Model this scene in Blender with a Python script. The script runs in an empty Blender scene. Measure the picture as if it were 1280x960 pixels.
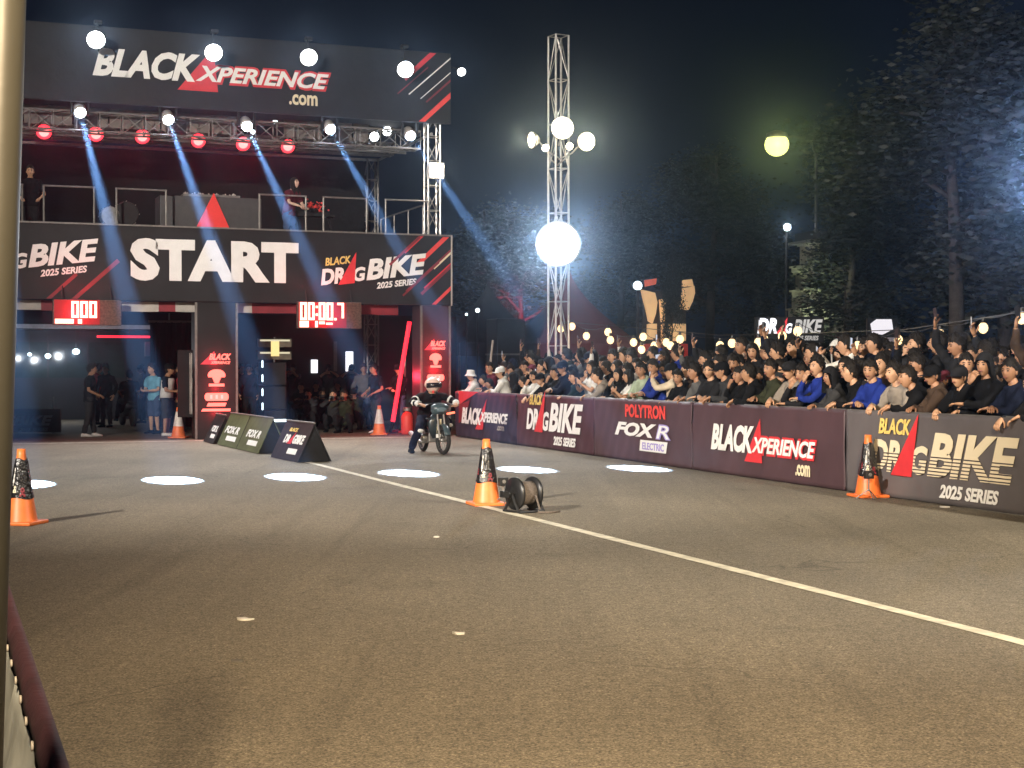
import bpy, bmesh, math, random
from mathutils import Vector, Matrix
random.seed(7)
S = bpy.context.scene
C = S.collection
PI = math.pi
V = Vector

# ------------------------------------------------------------------ camera
F = 1900.0                                  # focal length in photo pixels (1280 wide)
PITCH = math.atan(20 / F)
CAMZ = 1.6
cd = bpy.data.cameras.new('camera'); cam = bpy.data.objects.new('camera', cd); C.objects.link(cam)
cd.sensor_width = 36; cd.lens = 36 * F / 1280; cd.clip_start = .05; cd.clip_end = 600
cam.location = (0, 0, CAMZ); cam.rotation_euler = (PI / 2 - PITCH, 0, 0)
S.camera = cam

# ------------------------------------------------------------------ sky, exposure
w = bpy.data.worlds.new('World'); S.world = w; w.use_nodes = True
bg = w.node_tree.nodes['Background']
bg.inputs[0].default_value = (.25, .42, .95, 1); bg.inputs[1].default_value = .009
vs = S.view_settings
vs.view_transform = 'Standard'; vs.look = 'None'; vs.exposure = 0; vs.gamma = 1; vs.use_curve_mapping = False
cy = S.cycles
cy.use_denoising = True; cy.max_bounces = 4; cy.diffuse_bounces = 2; cy.glossy_bounces = 2
cy.volume_bounces = 0; cy.transparent_max_bounces = 6; cy.transmission_bounces = 2
cy.sample_clamp_indirect = 3; cy.sample_clamp_direct = 0; cy.use_light_tree = True; cy.caustics_reflective = False

def spot(loc, target, power, cone, col, size=.1, blend=.5, name='lamp_light', parent=None):
    l = bpy.data.lights.new(name, 'SPOT'); l.energy = power; l.color = col
    l.spot_size = math.radians(cone); l.spot_blend = blend; l.shadow_soft_size = size
    o = bpy.data.objects.new(name, l); C.objects.link(o); o.location = loc
    o.rotation_euler = (V(target) - V(loc)).to_track_quat('-Z', 'Y').to_euler()
    return o

def point(loc, power, col, size=.1, name='lamp_light'):
    l = bpy.data.lights.new(name, 'POINT'); l.energy = power; l.color = col; l.shadow_soft_size = size
    o = bpy.data.objects.new(name, l); C.objects.link(o); o.location = loc
    return o

# large floods standing outside the frame (light masts built further down)
MAST = [(-12.0, 0.0, 9.0), (0.8, -5.5, 7.0), (11.5, 9.0, 8.5)]
spot(MAST[0], (2.6, 30, 6.8), 52000, 57, (1, .91, .79), .35, .6)          # white floods over the left pit side
spot(MAST[1], (1.2, 9.7, 0), 27000, 40, (1, .76, .46), .25, .9)
spot(MAST[2], (5.0, 13, 0), 9500, 66, (1, .92, .76), .3, .8)          # lamp on the right, behind the barrier line          # warm street lamp behind the camera

# ------------------------------------------------------------------ pixel <-> place helpers
_r = V((1, 0, 0)); _f = V((0, math.cos(PITCH), -math.sin(PITCH))); _u = V((0, math.sin(PITCH), math.cos(PITCH)))
def ray(px, py): return _r * ((px - 640) / F) + _f + _u * ((480 - py) / F)
def ground_at(px, py, z=0):
    d = ray(px, py); t = (z - CAMZ) / d.z
    return V((d.x * t, d.y * t, z))
def at(px, py, Y):
    d = ray(px, py); t = Y / d.y
    return V((d.x * t, Y, CAMZ + d.z * t))
class Frame:
    def __init__(s, o, rz):
        s.o = V(o); s.rz = rz; s.M = Matrix.Translation(s.o) @ Matrix.Rotation(rz, 4, 'Z'); s.I = s.M.inverted()
    def hit(s, px, py, y=0):                 # local x, z on the plane local y = y
        o = s.I @ V((0, 0, CAMZ)); d = s.I.to_3x3() @ ray(px, py)
        t = (y - o.y) / d.y
        return o.x + d.x * t, o.z + d.z * t
    def w(s, x, y, z): return s.M @ V((x, y, z))

# ------------------------------------------------------------------ mesh helpers
def basis(d):
    d = V(d).normalized()
    a = V((0, 0, 1)) if abs(d.z) < .9 else V((1, 0, 0))
    x = a.cross(d).normalized(); return x, d.cross(x), d

class MB:
    def __init__(s): s.v = []; s.f = []; s.m = []
    def add(s, vs, fs, mi=0):
        b = len(s.v); s.v += [tuple(x) for x in vs]; s.f += [tuple(b + i for i in f) for f in fs]; s.m += [mi] * len(fs); return s
    def box(s, c, d, R=None, mi=0, taper=1.0):
        x, y, z = d[0] / 2, d[1] / 2, d[2] / 2; t = taper
        p = [V(q) for q in ((-x, -y, -z), (x, -y, -z), (x, y, -z), (-x, y, -z), (-x * t, -y * t, z), (x * t, -y * t, z), (x * t, y * t, z), (-x * t, y * t, z))]
        if R is not None: p = [R @ q for q in p]
        return s.add([V(c) + q for q in p], [(3, 2, 1, 0), (4, 5, 6, 7), (0, 1, 5, 4), (1, 2, 6, 5), (2, 3, 7, 6), (3, 0, 4, 7)], mi)
    def b2(s, a, b, mi=0):
        return s.box([(a[i] + b[i]) / 2 for i in range(3)], [abs(b[i] - a[i]) for i in range(3)], None, mi)
    def bar(s, p, q, r, r2=None, n=8, mi=0):
        r2 = r if r2 is None else r2
        x, y, d = basis(V(q) - V(p)); vs = []
        for c, rr in ((p, r), (q, r2)):
            for k in range(n):
                a = 2 * PI * k / n; vs.append(V(c) + x * (rr * math.cos(a)) + y * (rr * math.sin(a)))
        fs = [(k, (k + 1) % n, n + (k + 1) % n, n + k) for k in range(n)] + [tuple(range(n - 1, -1, -1)), tuple(range(n, 2 * n))]
        return s.add(vs, fs, mi)
    def tube(s, pts, rs, n=8, mi=0):
        pts = [V(p) for p in pts]; rs = rs if hasattr(rs, '__len__') else [rs] * len(pts)
        vs = []; x0 = None
        for i, p in enumerate(pts):
            d = pts[min(i + 1, len(pts) - 1)] - pts[max(i - 1, 0)]
            x, y, d = basis(d)
            if x0 is not None:
                x = (x0 - d * x0.dot(d)).normalized(); y = d.cross(x)
            x0 = x
            for k in range(n):
                a = 2 * PI * k / n; vs.append(p + x * (rs[i] * math.cos(a)) + y * (rs[i] * math.sin(a)))
        m = len(pts); fs = [(i * n + k, i * n + (k + 1) % n, (i + 1) * n + (k + 1) % n, (i + 1) * n + k) for i in range(m - 1) for k in range(n)]
        fs += [tuple(range(n - 1, -1, -1)), tuple(range((m - 1) * n, m * n))]
        return s.add(vs, fs, mi)
    def loft(s, rings, n=14, mi=0):          # rings: (centre, X axis, Y axis, rx, ry)
        vs = []
        for c, X, Y, rx, ry in rings:
            for k in range(n):
                a = 2 * PI * k / n; vs.append(V(c) + V(X) * (rx * math.cos(a)) + V(Y) * (ry * math.sin(a)))
        m = len(rings); fs = [(i * n + k, i * n + (k + 1) % n, (i + 1) * n + (k + 1) % n, (i + 1) * n + k) for i in range(m - 1) for k in range(n)]
        fs += [tuple(range(n - 1, -1, -1)), tuple(range((m - 1) * n, m * n))]
        return s.add(vs, fs, mi)
    def lathe(s, prof, n=24, T=None, mi=0, cap=True):
        T = T or Matrix(); vs = []
        for r, z in prof:
            for k in range(n):
                a = 2 * PI * k / n; vs.append(T @ V((r * math.cos(a), r * math.sin(a), z)))
        m = len(prof); fs = [(i * n + k, i * n + (k + 1) % n, (i + 1) * n + (k + 1) % n, (i + 1) * n + k) for i in range(m - 1) for k in range(n)]
        if cap: fs += [tuple(range(n - 1, -1, -1)), tuple(range((m - 1) * n, m * n))]
        return s.add(vs, fs, mi)
    def ball(s, c, r, n=14, T=None, mi=0):
        r = r if hasattr(r, '__len__') else (r, r, r); m = max(5, n // 2 + 1); vs = []
        for i in range(m):
            b = PI * (i + .02 * (i == 0) - .02 * (i == m - 1)) / (m - 1)
            for k in range(n):
                a = 2 * PI * k / n; p = V((r[0] * math.sin(b) * math.cos(a), r[1] * math.sin(b) * math.sin(a), -r[2] * math.cos(b)))
                if T is not None: p = T @ p
                vs.append(V(c) + p)
        fs = [(i * n + k, i * n + (k + 1) % n, (i + 1) * n + (k + 1) % n, (i + 1) * n + k) for i in range(m - 1) for k in range(n)]
        fs += [tuple(range(n - 1, -1, -1)), tuple(range((m - 1) * n, m * n))]
        return s.add(vs, fs, mi)
    def plate(s, poly, y0, y1, mi=0):         # polygon in local x,z given thickness y0 (front) .. y1
        n = len(poly); vs = [(x, y0, z) for x, z in poly] + [(x, y1, z) for x, z in poly]
        area = sum(poly[i][0] * poly[(i + 1) % n][1] - poly[(i + 1) % n][0] * poly[i][1] for i in range(n))
        fr = tuple(range(n)); bk = tuple(range(2 * n - 1, n - 1, -1))
        fs = [fr, bk] + [(n + k, n + (k + 1) % n, (k + 1) % n, k) for k in range(n)]
        if area < 0: fs = [tuple(reversed(f)) for f in fs]
        return s.add(vs, fs, mi)
    def mesh(s, name, smooth=False):
        me = bpy.data.meshes.new(name); me.from_pydata(s.v, [], s.f); me.update()
        if any(s.m): me.polygons.foreach_set('material_index', s.m)
        if smooth: me.polygons.foreach_set('use_smooth', [True] * len(me.polygons))
        return me
    def build(s, name, mats, parent=None, smooth=False):
        me = s.mesh(name, smooth)
        for m in (mats if isinstance(mats, (list, tuple)) else [mats]): me.materials.append(m)
        return link(name, me, parent)

def link(name, me, parent=None, color=None):
    o = bpy.data.objects.new(name, me); C.objects.link(o)
    if parent is not None: o.parent = parent
    if color: o.color = (*color, 1)
    return o
def bevel(o, wd=.01, seg=2):
    m = o.modifiers.new('bevel', 'BEVEL'); m.width = wd; m.segments = seg; m.limit_method = 'ANGLE'; return o
def tag(o, label, cat, group=None):
    o['label'] = label; o['category'] = cat
    if group: o['group'] = group
    return o
def thing(name, label, cat, loc=(0, 0, 0), rz=0, group=None):
    o = bpy.data.objects.new(name, None); C.objects.link(o); o.empty_display_size = .2
    o.location = loc; o.rotation_euler = (0, 0, rz); return tag(o, label, cat, group)
def struct(o): o['kind'] = 'structure'; return o
def copy_thing(root, loc, rz, label, group=None):
    r = root.copy(); C.objects.link(r); r.location = loc; r.rotation_euler = (0, 0, rz); r['label'] = label
    if group: r['group'] = group
    for ch in list(root.children):
        if ch.type == 'LIGHT': continue
        c = ch.copy(); C.objects.link(c); c.parent = r
        for g in ch.children:
            d = g.copy(); C.objects.link(d); d.parent = c
    return r

# ------------------------------------------------------------------ materials
def mat(name, col, rough=.6, metal=0, var=.25, scale=6, bump=0, bscale=40, emit=None, es=0, objcol=False, spec=.5):
    m = bpy.data.materials.new(name); m.use_nodes = True; nt = m.node_tree; N = nt.nodes; L = nt.links
    b = N['Principled BSDF']; b.inputs['Roughness'].default_value = rough; b.inputs['Metallic'].default_value = metal
    b.inputs['Specular IOR Level'].default_value = spec
    tc = N.new('ShaderNodeTexCoord')
    if objcol:
        oi = N.new('ShaderNodeObjectInfo'); csock = oi.outputs['Color']
    else:
        rgb = N.new('ShaderNodeRGB'); rgb.outputs[0].default_value = (*col, 1); csock = rgb.outputs[0]
    if var:
        nz = N.new('ShaderNodeTexNoise'); nz.inputs['Scale'].default_value = scale; nz.inputs['Detail'].default_value = 5
        L.new(tc.outputs['Object'], nz.inputs['Vector'])
        mr = N.new('ShaderNodeMapRange'); mr.inputs[1].default_value = .25; mr.inputs[2].default_value = .75
        mr.inputs[3].default_value = 1 - var; mr.inputs[4].default_value = 1 + var
        L.new(nz.outputs['Fac'], mr.inputs[0])
        mx = N.new('ShaderNodeVectorMath'); mx.operation = 'SCALE'
        L.new(csock, mx.inputs[0]); L.new(mr.outputs[0], mx.inputs['Scale']); csock = mx.outputs[0]
    L.new(csock, b.inputs['Base Color'])
    if bump:
        n2 = N.new('ShaderNodeTexNoise'); n2.inputs['Scale'].default_value = bscale; n2.inputs['Detail'].default_value = 4
        L.new(tc.outputs['Object'], n2.inputs['Vector'])
        bp = N.new('ShaderNodeBump'); bp.inputs['Strength'].default_value = bump; bp.inputs['Distance'].default_value = .02
        L.new(n2.outputs['Fac'], bp.inputs['Height']); L.new(bp.outputs[0], b.inputs['Normal'])
    if emit:
        b.inputs['Emission Color'].default_value = (*emit, 1); b.inputs['Emission Strength'].default_value = es
        m.cycles.emission_sampling = 'NONE' if es < 3 else 'AUTO'
    return m
def glow(name, col, es, sample=False):
    m = mat(name, (.02, .02, .02), .4, var=0, emit=col, es=es)
    m.cycles.emission_sampling = 'AUTO' if sample else 'NONE'; return m

MA = dict(
    vinyl=mat('black_vinyl', (.014, .014, .016), .55, var=.35, scale=1.5, bump=.35, bscale=5, spec=.35),
    maroon=mat('maroon_vinyl', (.066, .036, .044), .5, var=.25, scale=1.2, bump=.3, bscale=4),
    darkvinyl=mat('charcoal_vinyl', (.105, .095, .10), .5, var=.25, scale=1.2, bump=.3, bscale=4),
    purple=mat('plum_vinyl', (.06, .026, .038), .5, var=.3, scale=1.2, bump=.3, bscale=4),
    navy=mat('navy_vinyl', (.028, .022, .045), .5, var=.5, scale=1.0, bump=.3, bscale=4),
    white=mat('white_print', (.8, .8, .79), .55, var=.05),
    cream=mat('cream_print', (.75, .66, .46), .55, var=.05),
    yellow=mat('yellow_print', (.75, .55, .16), .55, var=.05),
    red=mat('red_print', (.62, .035, .045), .55, var=.1),
    redhi=mat('bright_red_print', (.75, .06, .05), .55, var=.1),
    deepred=mat('deep_red_print', (.22, .02, .03), .55, var=.3, scale=3),
    lilac=mat('lilac_print', (.35, .3, .65), .55, var=.05),
    alu=mat('aluminium', (.42, .41, .40), .4, .8, var=.15, scale=12),
    steel=mat('dull_steel', (.22, .21, .2), .5, .6, var=.2, scale=10),
    blackm=mat('black_metal', (.018, .018, .02), .45, .2, var=.3, scale=8),
    black=mat('black_plastic', (.014, .014, .015), .35, var=.3, scale=9),
    cloth=mat('black_cloth', (.005, .005, .006), .95, var=.4, scale=3, bump=.5, bscale=6),
    panel=mat('pale_panel', (.42, .39, .36), .6, var=.25, scale=3),
    rubber=mat('tyre_rubber', (.015, .015, .015), .8, var=.3, scale=15),
    orange=mat('orange_plastic', (.75, .17, .035), .45, var=.15, scale=10),
    wood=mat('grey_board', (.1, .09, .08), .8, var=.3),
    paint=mat('road_paint', (.62, .58, .47), .7, var=.35, scale=7, bump=.3, bscale=90),
    olive=mat('olive_vinyl', (.085, .10, .045), .5, var=.3, scale=3, bump=.4, bscale=6),
    rope=mat('grey_rope', (.13, .105, .09), .9, var=.4, scale=60, bump=.6, bscale=120),
    post=mat('cream_post', (.072, .068, .056), .45, var=.12, scale=3, bump=.1, bscale=8),
)
GL = dict(
    flood=glow('flood_glass', (1, 1, .98), 14), red=glow('red_lens', (1, .04, .06), 2.6), redcore=glow('red_core', (1, .22, .2), 3.2),
    beam=glow('beam_lens', (.8, .88, 1), 60), warm=glow('warm_glass', (1, .88, .6), 16), bulb=glow('bulb_glass', (1, .72, .36), 2.2),
    led=glow('led_digits', (1, .30, .22), 6), ledred=glow('led_red', (1, .02, .04), 2.4), gold=glow('gold_panel', (1, .55, .18), .75),
    sign=glow('white_sign', (.95, .95, 1), 1.6), signred=glow('red_sign', (.95, .05, .07), 1.1), screen=glow('phone_screen', (.8, .85, 1), .8),
    green=glow('sodium_glass', (1, 1, .30), 2.0), cool=glow('cool_glass', (.8, .95, 1), 4), logo=glow('red_lit_logo', (1, .13, .10), 3.4),
)

# ------------------------------------------------------------------ lettering (built-in font, fitted to a box)
_tc = {}
def text_geo(body, bold, shear):
    k = (body, bold, shear)
    if k in _tc: return _tc[k]
    cu = bpy.data.curves.new('lettering', 'FONT'); cu.body = body; cu.offset = bold; cu.shear = shear
    cu.resolution_u = 3; cu.extrude = .5
    o = bpy.data.objects.new('lettering', cu); C.objects.link(o)
    me = bpy.data.meshes.new_from_object(o.evaluated_get(bpy.context.evaluated_depsgraph_get()))
    vs = [v.co.copy() for v in me.vertices]; fs = [tuple(p.vertices) for p in me.polygons]
    bpy.data.objects.remove(o); bpy.data.curves.remove(cu); bpy.data.meshes.remove(me)
    x0 = min(v.x for v in vs); x1 = max(v.x for v in vs); y0 = min(v.y for v in vs); y1 = max(v.y for v in vs)
    g = ([((v.x - x0) / (x1 - x0), (v.y - y0) / (y1 - y0), v.z) for v in vs], fs); _tc[k] = g; return g
def letters(parent, body, x0, x1, z0, z1, y, m, bold=.03, shear=0, rot=0, piv=None, name='lettering', th=.004):
    vs, fs = text_geo(body, bold, shear); mb = MB(); out = []
    px, pz = piv or (x0, z0); c, s = math.cos(rot), math.sin(rot)
    for a, b, d in vs:
        x = x0 + a * (x1 - x0) - px; z = z0 + b * (z1 - z0) - pz
        out.append((px + c * x - s * z, y - d * th, pz + s * x + c * z))
    mb.add(out, fs); return mb.build(name, m, parent)
def shape(parent, poly, y, m, name='emblem', th=.004, rot=0, piv=(0, 0)):
    c, s = math.cos(rot), math.sin(rot)
    q = [(piv[0] + c * (x - piv[0]) - s * (z - piv[1]), piv[1] + s * (x - piv[0]) + c * (z - piv[1])) for x, z in poly]
    return MB().plate(q, y - th / 2, y + th / 2).build(name, m, parent)

def logo_dragbike(par, x, z, wd, y, rot=0, ys=1.0, mw='white', sub=True, crop=0):
    k = dict(rot=rot, piv=(x, z)); X = lambda a: x + a * wd; Z = lambda b: z + b * wd * ys
    if crop < 1:
        letters(par, 'DR', X(0), X(.225), Z(0), Z(.14), y, MA[mw], .045, .25, **k)
        letters(par, 'BLACK', X(.06), X(.30), Z(.165), Z(.235), y, MA['yellow'], .03, .25, **k)
    if crop < 2:
        shape(par, [(X(.155), Z(-.012)), (X(.305), Z(-.012)), (X(.355), Z(.26))], y - .003, MA['red'], **k)
    letters(par, 'G', X(.30), X(.42), Z(0), Z(.125), y, MA[mw], .04, .25, **k)
    letters(par, 'BIKE', X(.415), X(1), Z(0), Z(.185), y, MA[mw], .04, .28, **k)
    if sub: letters(par, '2025 SERIES', X(.5), X(.88), Z(-.085), Z(-.028), y, MA['white'], .035, .25, **k)
def logo_xperience(par, x, z, wd, y, ys=1.0, com=True):
    X = lambda a: x + a * wd; Z = lambda b: z + b * wd * ys
    shape(par, [(X(.345), Z(-.035)), (X(.515), Z(-.035)), (X(.495), Z(.15))], y, MA['red'])
    letters(par, 'BLACK', X(0), X(.44), Z(0), Z(.118), y - .006, MA['white'], .045, .3)
    letters(par, 'XPERIENCE', X(.412), X(1.006), Z(-.004), Z(.082), y - .006, MA['red'], .07, .3)
    letters(par, 'XPERIENCE', X(.42), X(.995), Z(.006), Z(.073), y - .012, MA['white'], .03, .3)
    if com: letters(par, '.com', X(.82), X(.945), Z(-.068), Z(-.022), y, MA['cream'], .03)

# ------------------------------------------------------------------ ground
def asphalt():
    m = bpy.data.materials.new('asphalt'); m.use_nodes = True; nt = m.node_tree; N = nt.nodes; L = nt.links
    b = N['Principled BSDF']; b.inputs['Roughness'].default_value = .82
    b.inputs['Specular IOR Level'].default_value = .35
    tc = N.new('ShaderNodeTexCoord')
    def noise(sc, det, rough=.6, stretch=None):
        n = N.new('ShaderNodeTexNoise'); n.inputs['Scale'].default_value = sc; n.inputs['Detail'].default_value = det; n.inputs['Roughness'].default_value = rough
        if stretch:
            mp = N.new('ShaderNodeMapping'); mp.inputs['Rotation'].default_value = (0, 0, math.radians(-20.5)); mp.inputs['Scale'].default_value = stretch
            L.new(tc.outputs['Object'], mp.inputs[0]); L.new(mp.outputs[0], n.inputs['Vector'])
        else: L.new(tc.outputs['Object'], n.inputs['Vector'])
        return n.outputs['Fac']
    def rng(s, a, b_, lo, hi):
        r = N.new('ShaderNodeMapRange'); r.inputs[1].default_value = a; r.inputs[2].default_value = b_; r.inputs[3].default_value = lo; r.inputs[4].default_value = hi
        L.new(s, r.inputs[0]); return r.outputs[0]
    def mul(a, c):
        n = N.new('ShaderNodeMath'); n.operation = 'MULTIPLY'; L.new(a, n.inputs[0]); L.new(c, n.inputs[1]); return n.outputs[0]
    g = mul(rng(noise(.16, 5), .3, .7, .72, 1.22), rng(noise(75, 3, .7), .36, .64, .42, 1.68))
    g = mul(g, rng(noise(9, 4, .7), .3, .7, .82, 1.15)); g = mul(g, rng(noise(26, 3, .8), .38, .62, .72, 1.30))
    g = mul(g, rng(noise(1.0, 3, .6, (1.6, .12, 1)), .35, .7, 1.07, .88))          # tyre-worn streaks along the lane
    vo = N.new('ShaderNodeTexVoronoi'); vo.inputs['Scale'].default_value = 38; L.new(tc.outputs['Object'], vo.inputs['Vector'])
    sp = rng(vo.outputs['Distance'], .05, .13, 2.5, 1.0); g = mul(g, sp)
    rgb = N.new('ShaderNodeRGB'); rgb.outputs[0].default_value = (.175, .150, .112, 1)
    sc = N.new('ShaderNodeVectorMath'); sc.operation = 'SCALE'; L.new(rgb.outputs[0], sc.inputs[0]); L.new(g, sc.inputs['Scale'])
    L.new(sc.outputs[0], b.inputs['Base Color'])
    # hairline cracks, dark rubber streaks and a few darker repair patches
    def vor(sc, feat, dist):
        nz = N.new('ShaderNodeTexNoise'); nz.inputs['Scale'].default_value = 1.3; L.new(tc.outputs['Object'], nz.inputs['Vector'])
        ad = N.new('ShaderNodeVectorMath'); ad.operation = 'MULTIPLY_ADD'; ad.inputs[1].default_value = (dist,) * 3
        L.new(nz.outputs['Color'], ad.inputs[0]); L.new(tc.outputs['Object'], ad.inputs[2])
        v = N.new('ShaderNodeTexVoronoi'); v.feature = feat; v.inputs['Scale'].default_value = sc; L.new(ad.outputs[0], v.inputs['Vector']); return v
    cr = rng(vor(.34, 'DISTANCE_TO_EDGE', .9).outputs['Distance'], .0, .006, .62, 1.0)
    mk = rng(noise(.35, 2), .48, .56, 0, 1)
    mixc = N.new('ShaderNodeMix'); mixc.inputs[2].default_value = 1.0; L.new(mk, mixc.inputs[0]); L.new(cr, mixc.inputs[3])
    g2 = mul(g, mixc.outputs[0]); g2 = mul(g2, rng(noise(2.2, 2, .5, (1.5, .05, 1)), .60, .72, 1.0, .86))
    g2 = mul(g2, rng(noise(.6, 3, .6), .62, .70, 1.0, .84))
    L.new(g2, sc.inputs['Scale'])
    bp = N.new('ShaderNodeBump'); bp.inputs['Strength'].default_value = .7; bp.inputs['Distance'].default_value = .014
    L.new(noise(60, 4, .7), bp.inputs['Height']); L.new(bp.outputs[0], b.inputs['Normal'])
    return m
mb = MB(); GN = 130
mb.add([(-GN, -30, 0), (GN, -30, 0), (GN, 165, 0), (-GN, 165, 0)], [(0, 1, 2, 3)])
struct(mb.build('road', asphalt()))

GATE = Frame((-.36 * 34.3, .933 * 34.3, 0), math.atan2(.36, .933))
BA = V((-1.41, 35.8, 0)); BB = V((5.54, 16.4, 0))
BAR = Frame(BA, math.atan2(BB.y - BA.y, BB.x - BA.x))
# white lane line (4 mm above the asphalt), worn edges
p0 = ground_at(384, 577.5); p1 = ground_at(1280, 804); dr = (p1 - p0).normalized(); p1 = p1 + dr * 6; nr = V((-dr.y, dr.x, 0)); ln = (p1 - p0).length
mb = MB(); vs = []; fs = []; nn = 90
for i in range(nn + 1):
    p = p0 + dr * (ln * i / nn)
    for sgn in (-1, 1):
        q = p + nr * (sgn * (.062 + random.uniform(-.006, .005))); vs.append((q.x, q.y, .004))
for i in range(nn): fs.append((2 * i, 2 * i + 2, 2 * i + 3, 2 * i + 1))
struct(mb.add(vs, fs).build('lane_line', MA['paint']))
mb = MB(); a = GATE.w(.3, -.75, .004); b = GATE.w(11.2, -.75, .004); t = GATE.M.to_3x3() @ V((0, .12, 0))
struct(mb.add([a, b, b + t, a + t], [(0, 1, 2, 3)]).build('start_line', MA['paint']))
# ================================================================== START GATE
G = GATE
gate = thing('start_gate', 'two-storey black start gate with START banner and stage deck above', 'start gate', G.o, G.rz)
def gx(px, py=330, y=0): return G.hit(px, py, y)[0]
def gz(px, py, y=0): return G.hit(px, py, y)[1]
XL, XR = .55, gx(562)
ZB, ZT, UB, UT = 3.08, 4.72, 7.38, 9.05

lb = MB().b2((XL, -.10, ZB), (XR, 0, ZT)).build('lower_banner', MA['vinyl'], gate); bevel(lb, .012)
MB().b2((XL, -.12, ZT), (XR, .02, ZT + .035)).build('banner_rail', MA['steel'], gate)
MB().b2((XR, -.105, ZB), (XR + .035, .005, ZT + .03)).build('banner_edge', MA['panel'], gate)
Y = -.103
letters(lb, 'START', gx(162), gx(372), gz(267, 353), gz(267, 300.5), Y, MA['white'], .058)
logo_dragbike(lb, gx(400), gz(400, 357), gx(535) - gx(400), Y, .125, 1.0)
w0 = gx(535) - gx(400)
logo_dragbike(lb, gx(127) - w0, gz(127, 327) - .31, w0, Y, .125, 1.0)
def streak(par, cx, cz, ln, wd, y, m, ang=.72):
    c, s = math.cos(ang), math.sin(ang); q = [(-ln, -wd), (ln, -wd * .5), (ln, wd), (-ln, wd * .4)]
    poly = [(cx + c * a - s * b, cz + s * a + c * b) for a, b in q]
    # clip to the banner face
    lo, hi, zl, zh = XL + .02, XR - .01, (ZB, ZT) if cz < 6 else (UB, UT)[0:2], None
    z0, z1 = lo and ((ZB + .02, ZT - .02) if cz < 6 else (UB + .02, UT - .02))
    def clip(P, f):
        out = []
        for i in range(len(P)):
            a, b = P[i - 1], P[i]; fa, fb = f(a), f(b)
            if (fa >= 0) != (fb >= 0):
                t = fa / (fa - fb); out.append((a[0] + t * (b[0] - a[0]), a[1] + t * (b[1] - a[1])))
            if fb >= 0: out.append(b)
        return out
    for f in (lambda p: p[0] - lo, lambda p: hi - p[0], lambda p: p[1] - z0, lambda p: z1 - p[1]):
        poly = clip(poly, f)
        if len(poly) < 3: return
    MB().plate(poly, y - .0015, y + .0015).build('stripe', m, par)
Y2 = -.1015
for i, (a, b, l, wd, m) in enumerate([(11.2, 4.4, .55, .07, 'redhi'), (10.75, 4.55, .35, .045, 'red'), (11.55, 4.25, .45, .03, 'cream'), (11.5, 3.95, .7, .025, 'red'),
        (11.35, 3.75, .6, .05, 'deepred'), (11.2, 4.0, .9, .03, 'deepred'), (10.9, 3.7, .6, .03, 'deepred'), (11.45, 3.32, .45, .05, 'redhi'), (10.5, 4.35, .5, .04, 'deepred')]):
    streak(lb, a, b, l, wd, Y2 - .0004 * i, MA[m])
for i, (a, b, l, wd, m) in enumerate([(3.4, 3.45, .75, .06, 'deepred'), (2.7, 3.3, .5, .05, 'deepred'), (1.2, 3.6, .6, .08, 'deepred')]):
    streak(lb, a, b, l, wd, Y2 - .0004 * i, MA[m])

ub = MB().b2((XL, -.10, UB), (XR, 0, UT)).build('upper_banner', MA['vinyl'], gate); bevel(ub, .012)
x0 = gx(115, 95); logo_xperience(ub, x0, gz(260, 104) - .02, gx(411, 95) - x0, Y)
for i, (a, b, l, wd, m) in enumerate([(10.9, 8.75, .55, .075, 'red'), (11.2, 8.55, .8, .02, 'white'), (11.3, 8.3, .55, .015, 'white'), (11.4, 8.2, .5, .03, 'deepred'),
        (11.3, 7.75, .75, .075, 'redhi'), (10.7, 8.35, .5, .02, 'deepred')]):
    streak(ub, a, b, l, wd, Y2 - .0004 * i, MA[m])

# ledge of pale and red trim strips under the lower banner
mb = MB(); rr = random.Random(4); x = XL
while x < XR - 1.2:
    l = rr.uniform(.3, 1.1); mb.b2((x, .25, 2.86 + rr.uniform(-.01, .01)), (min(x + l, XR - 1.2), .29 + rr.uniform(0, .01), 3.075), rr.choice((0, 0, 1, 0)))
    x += l
mb.build('trim_strip', [MA['deepred'], MA['panel']], gate)

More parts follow.
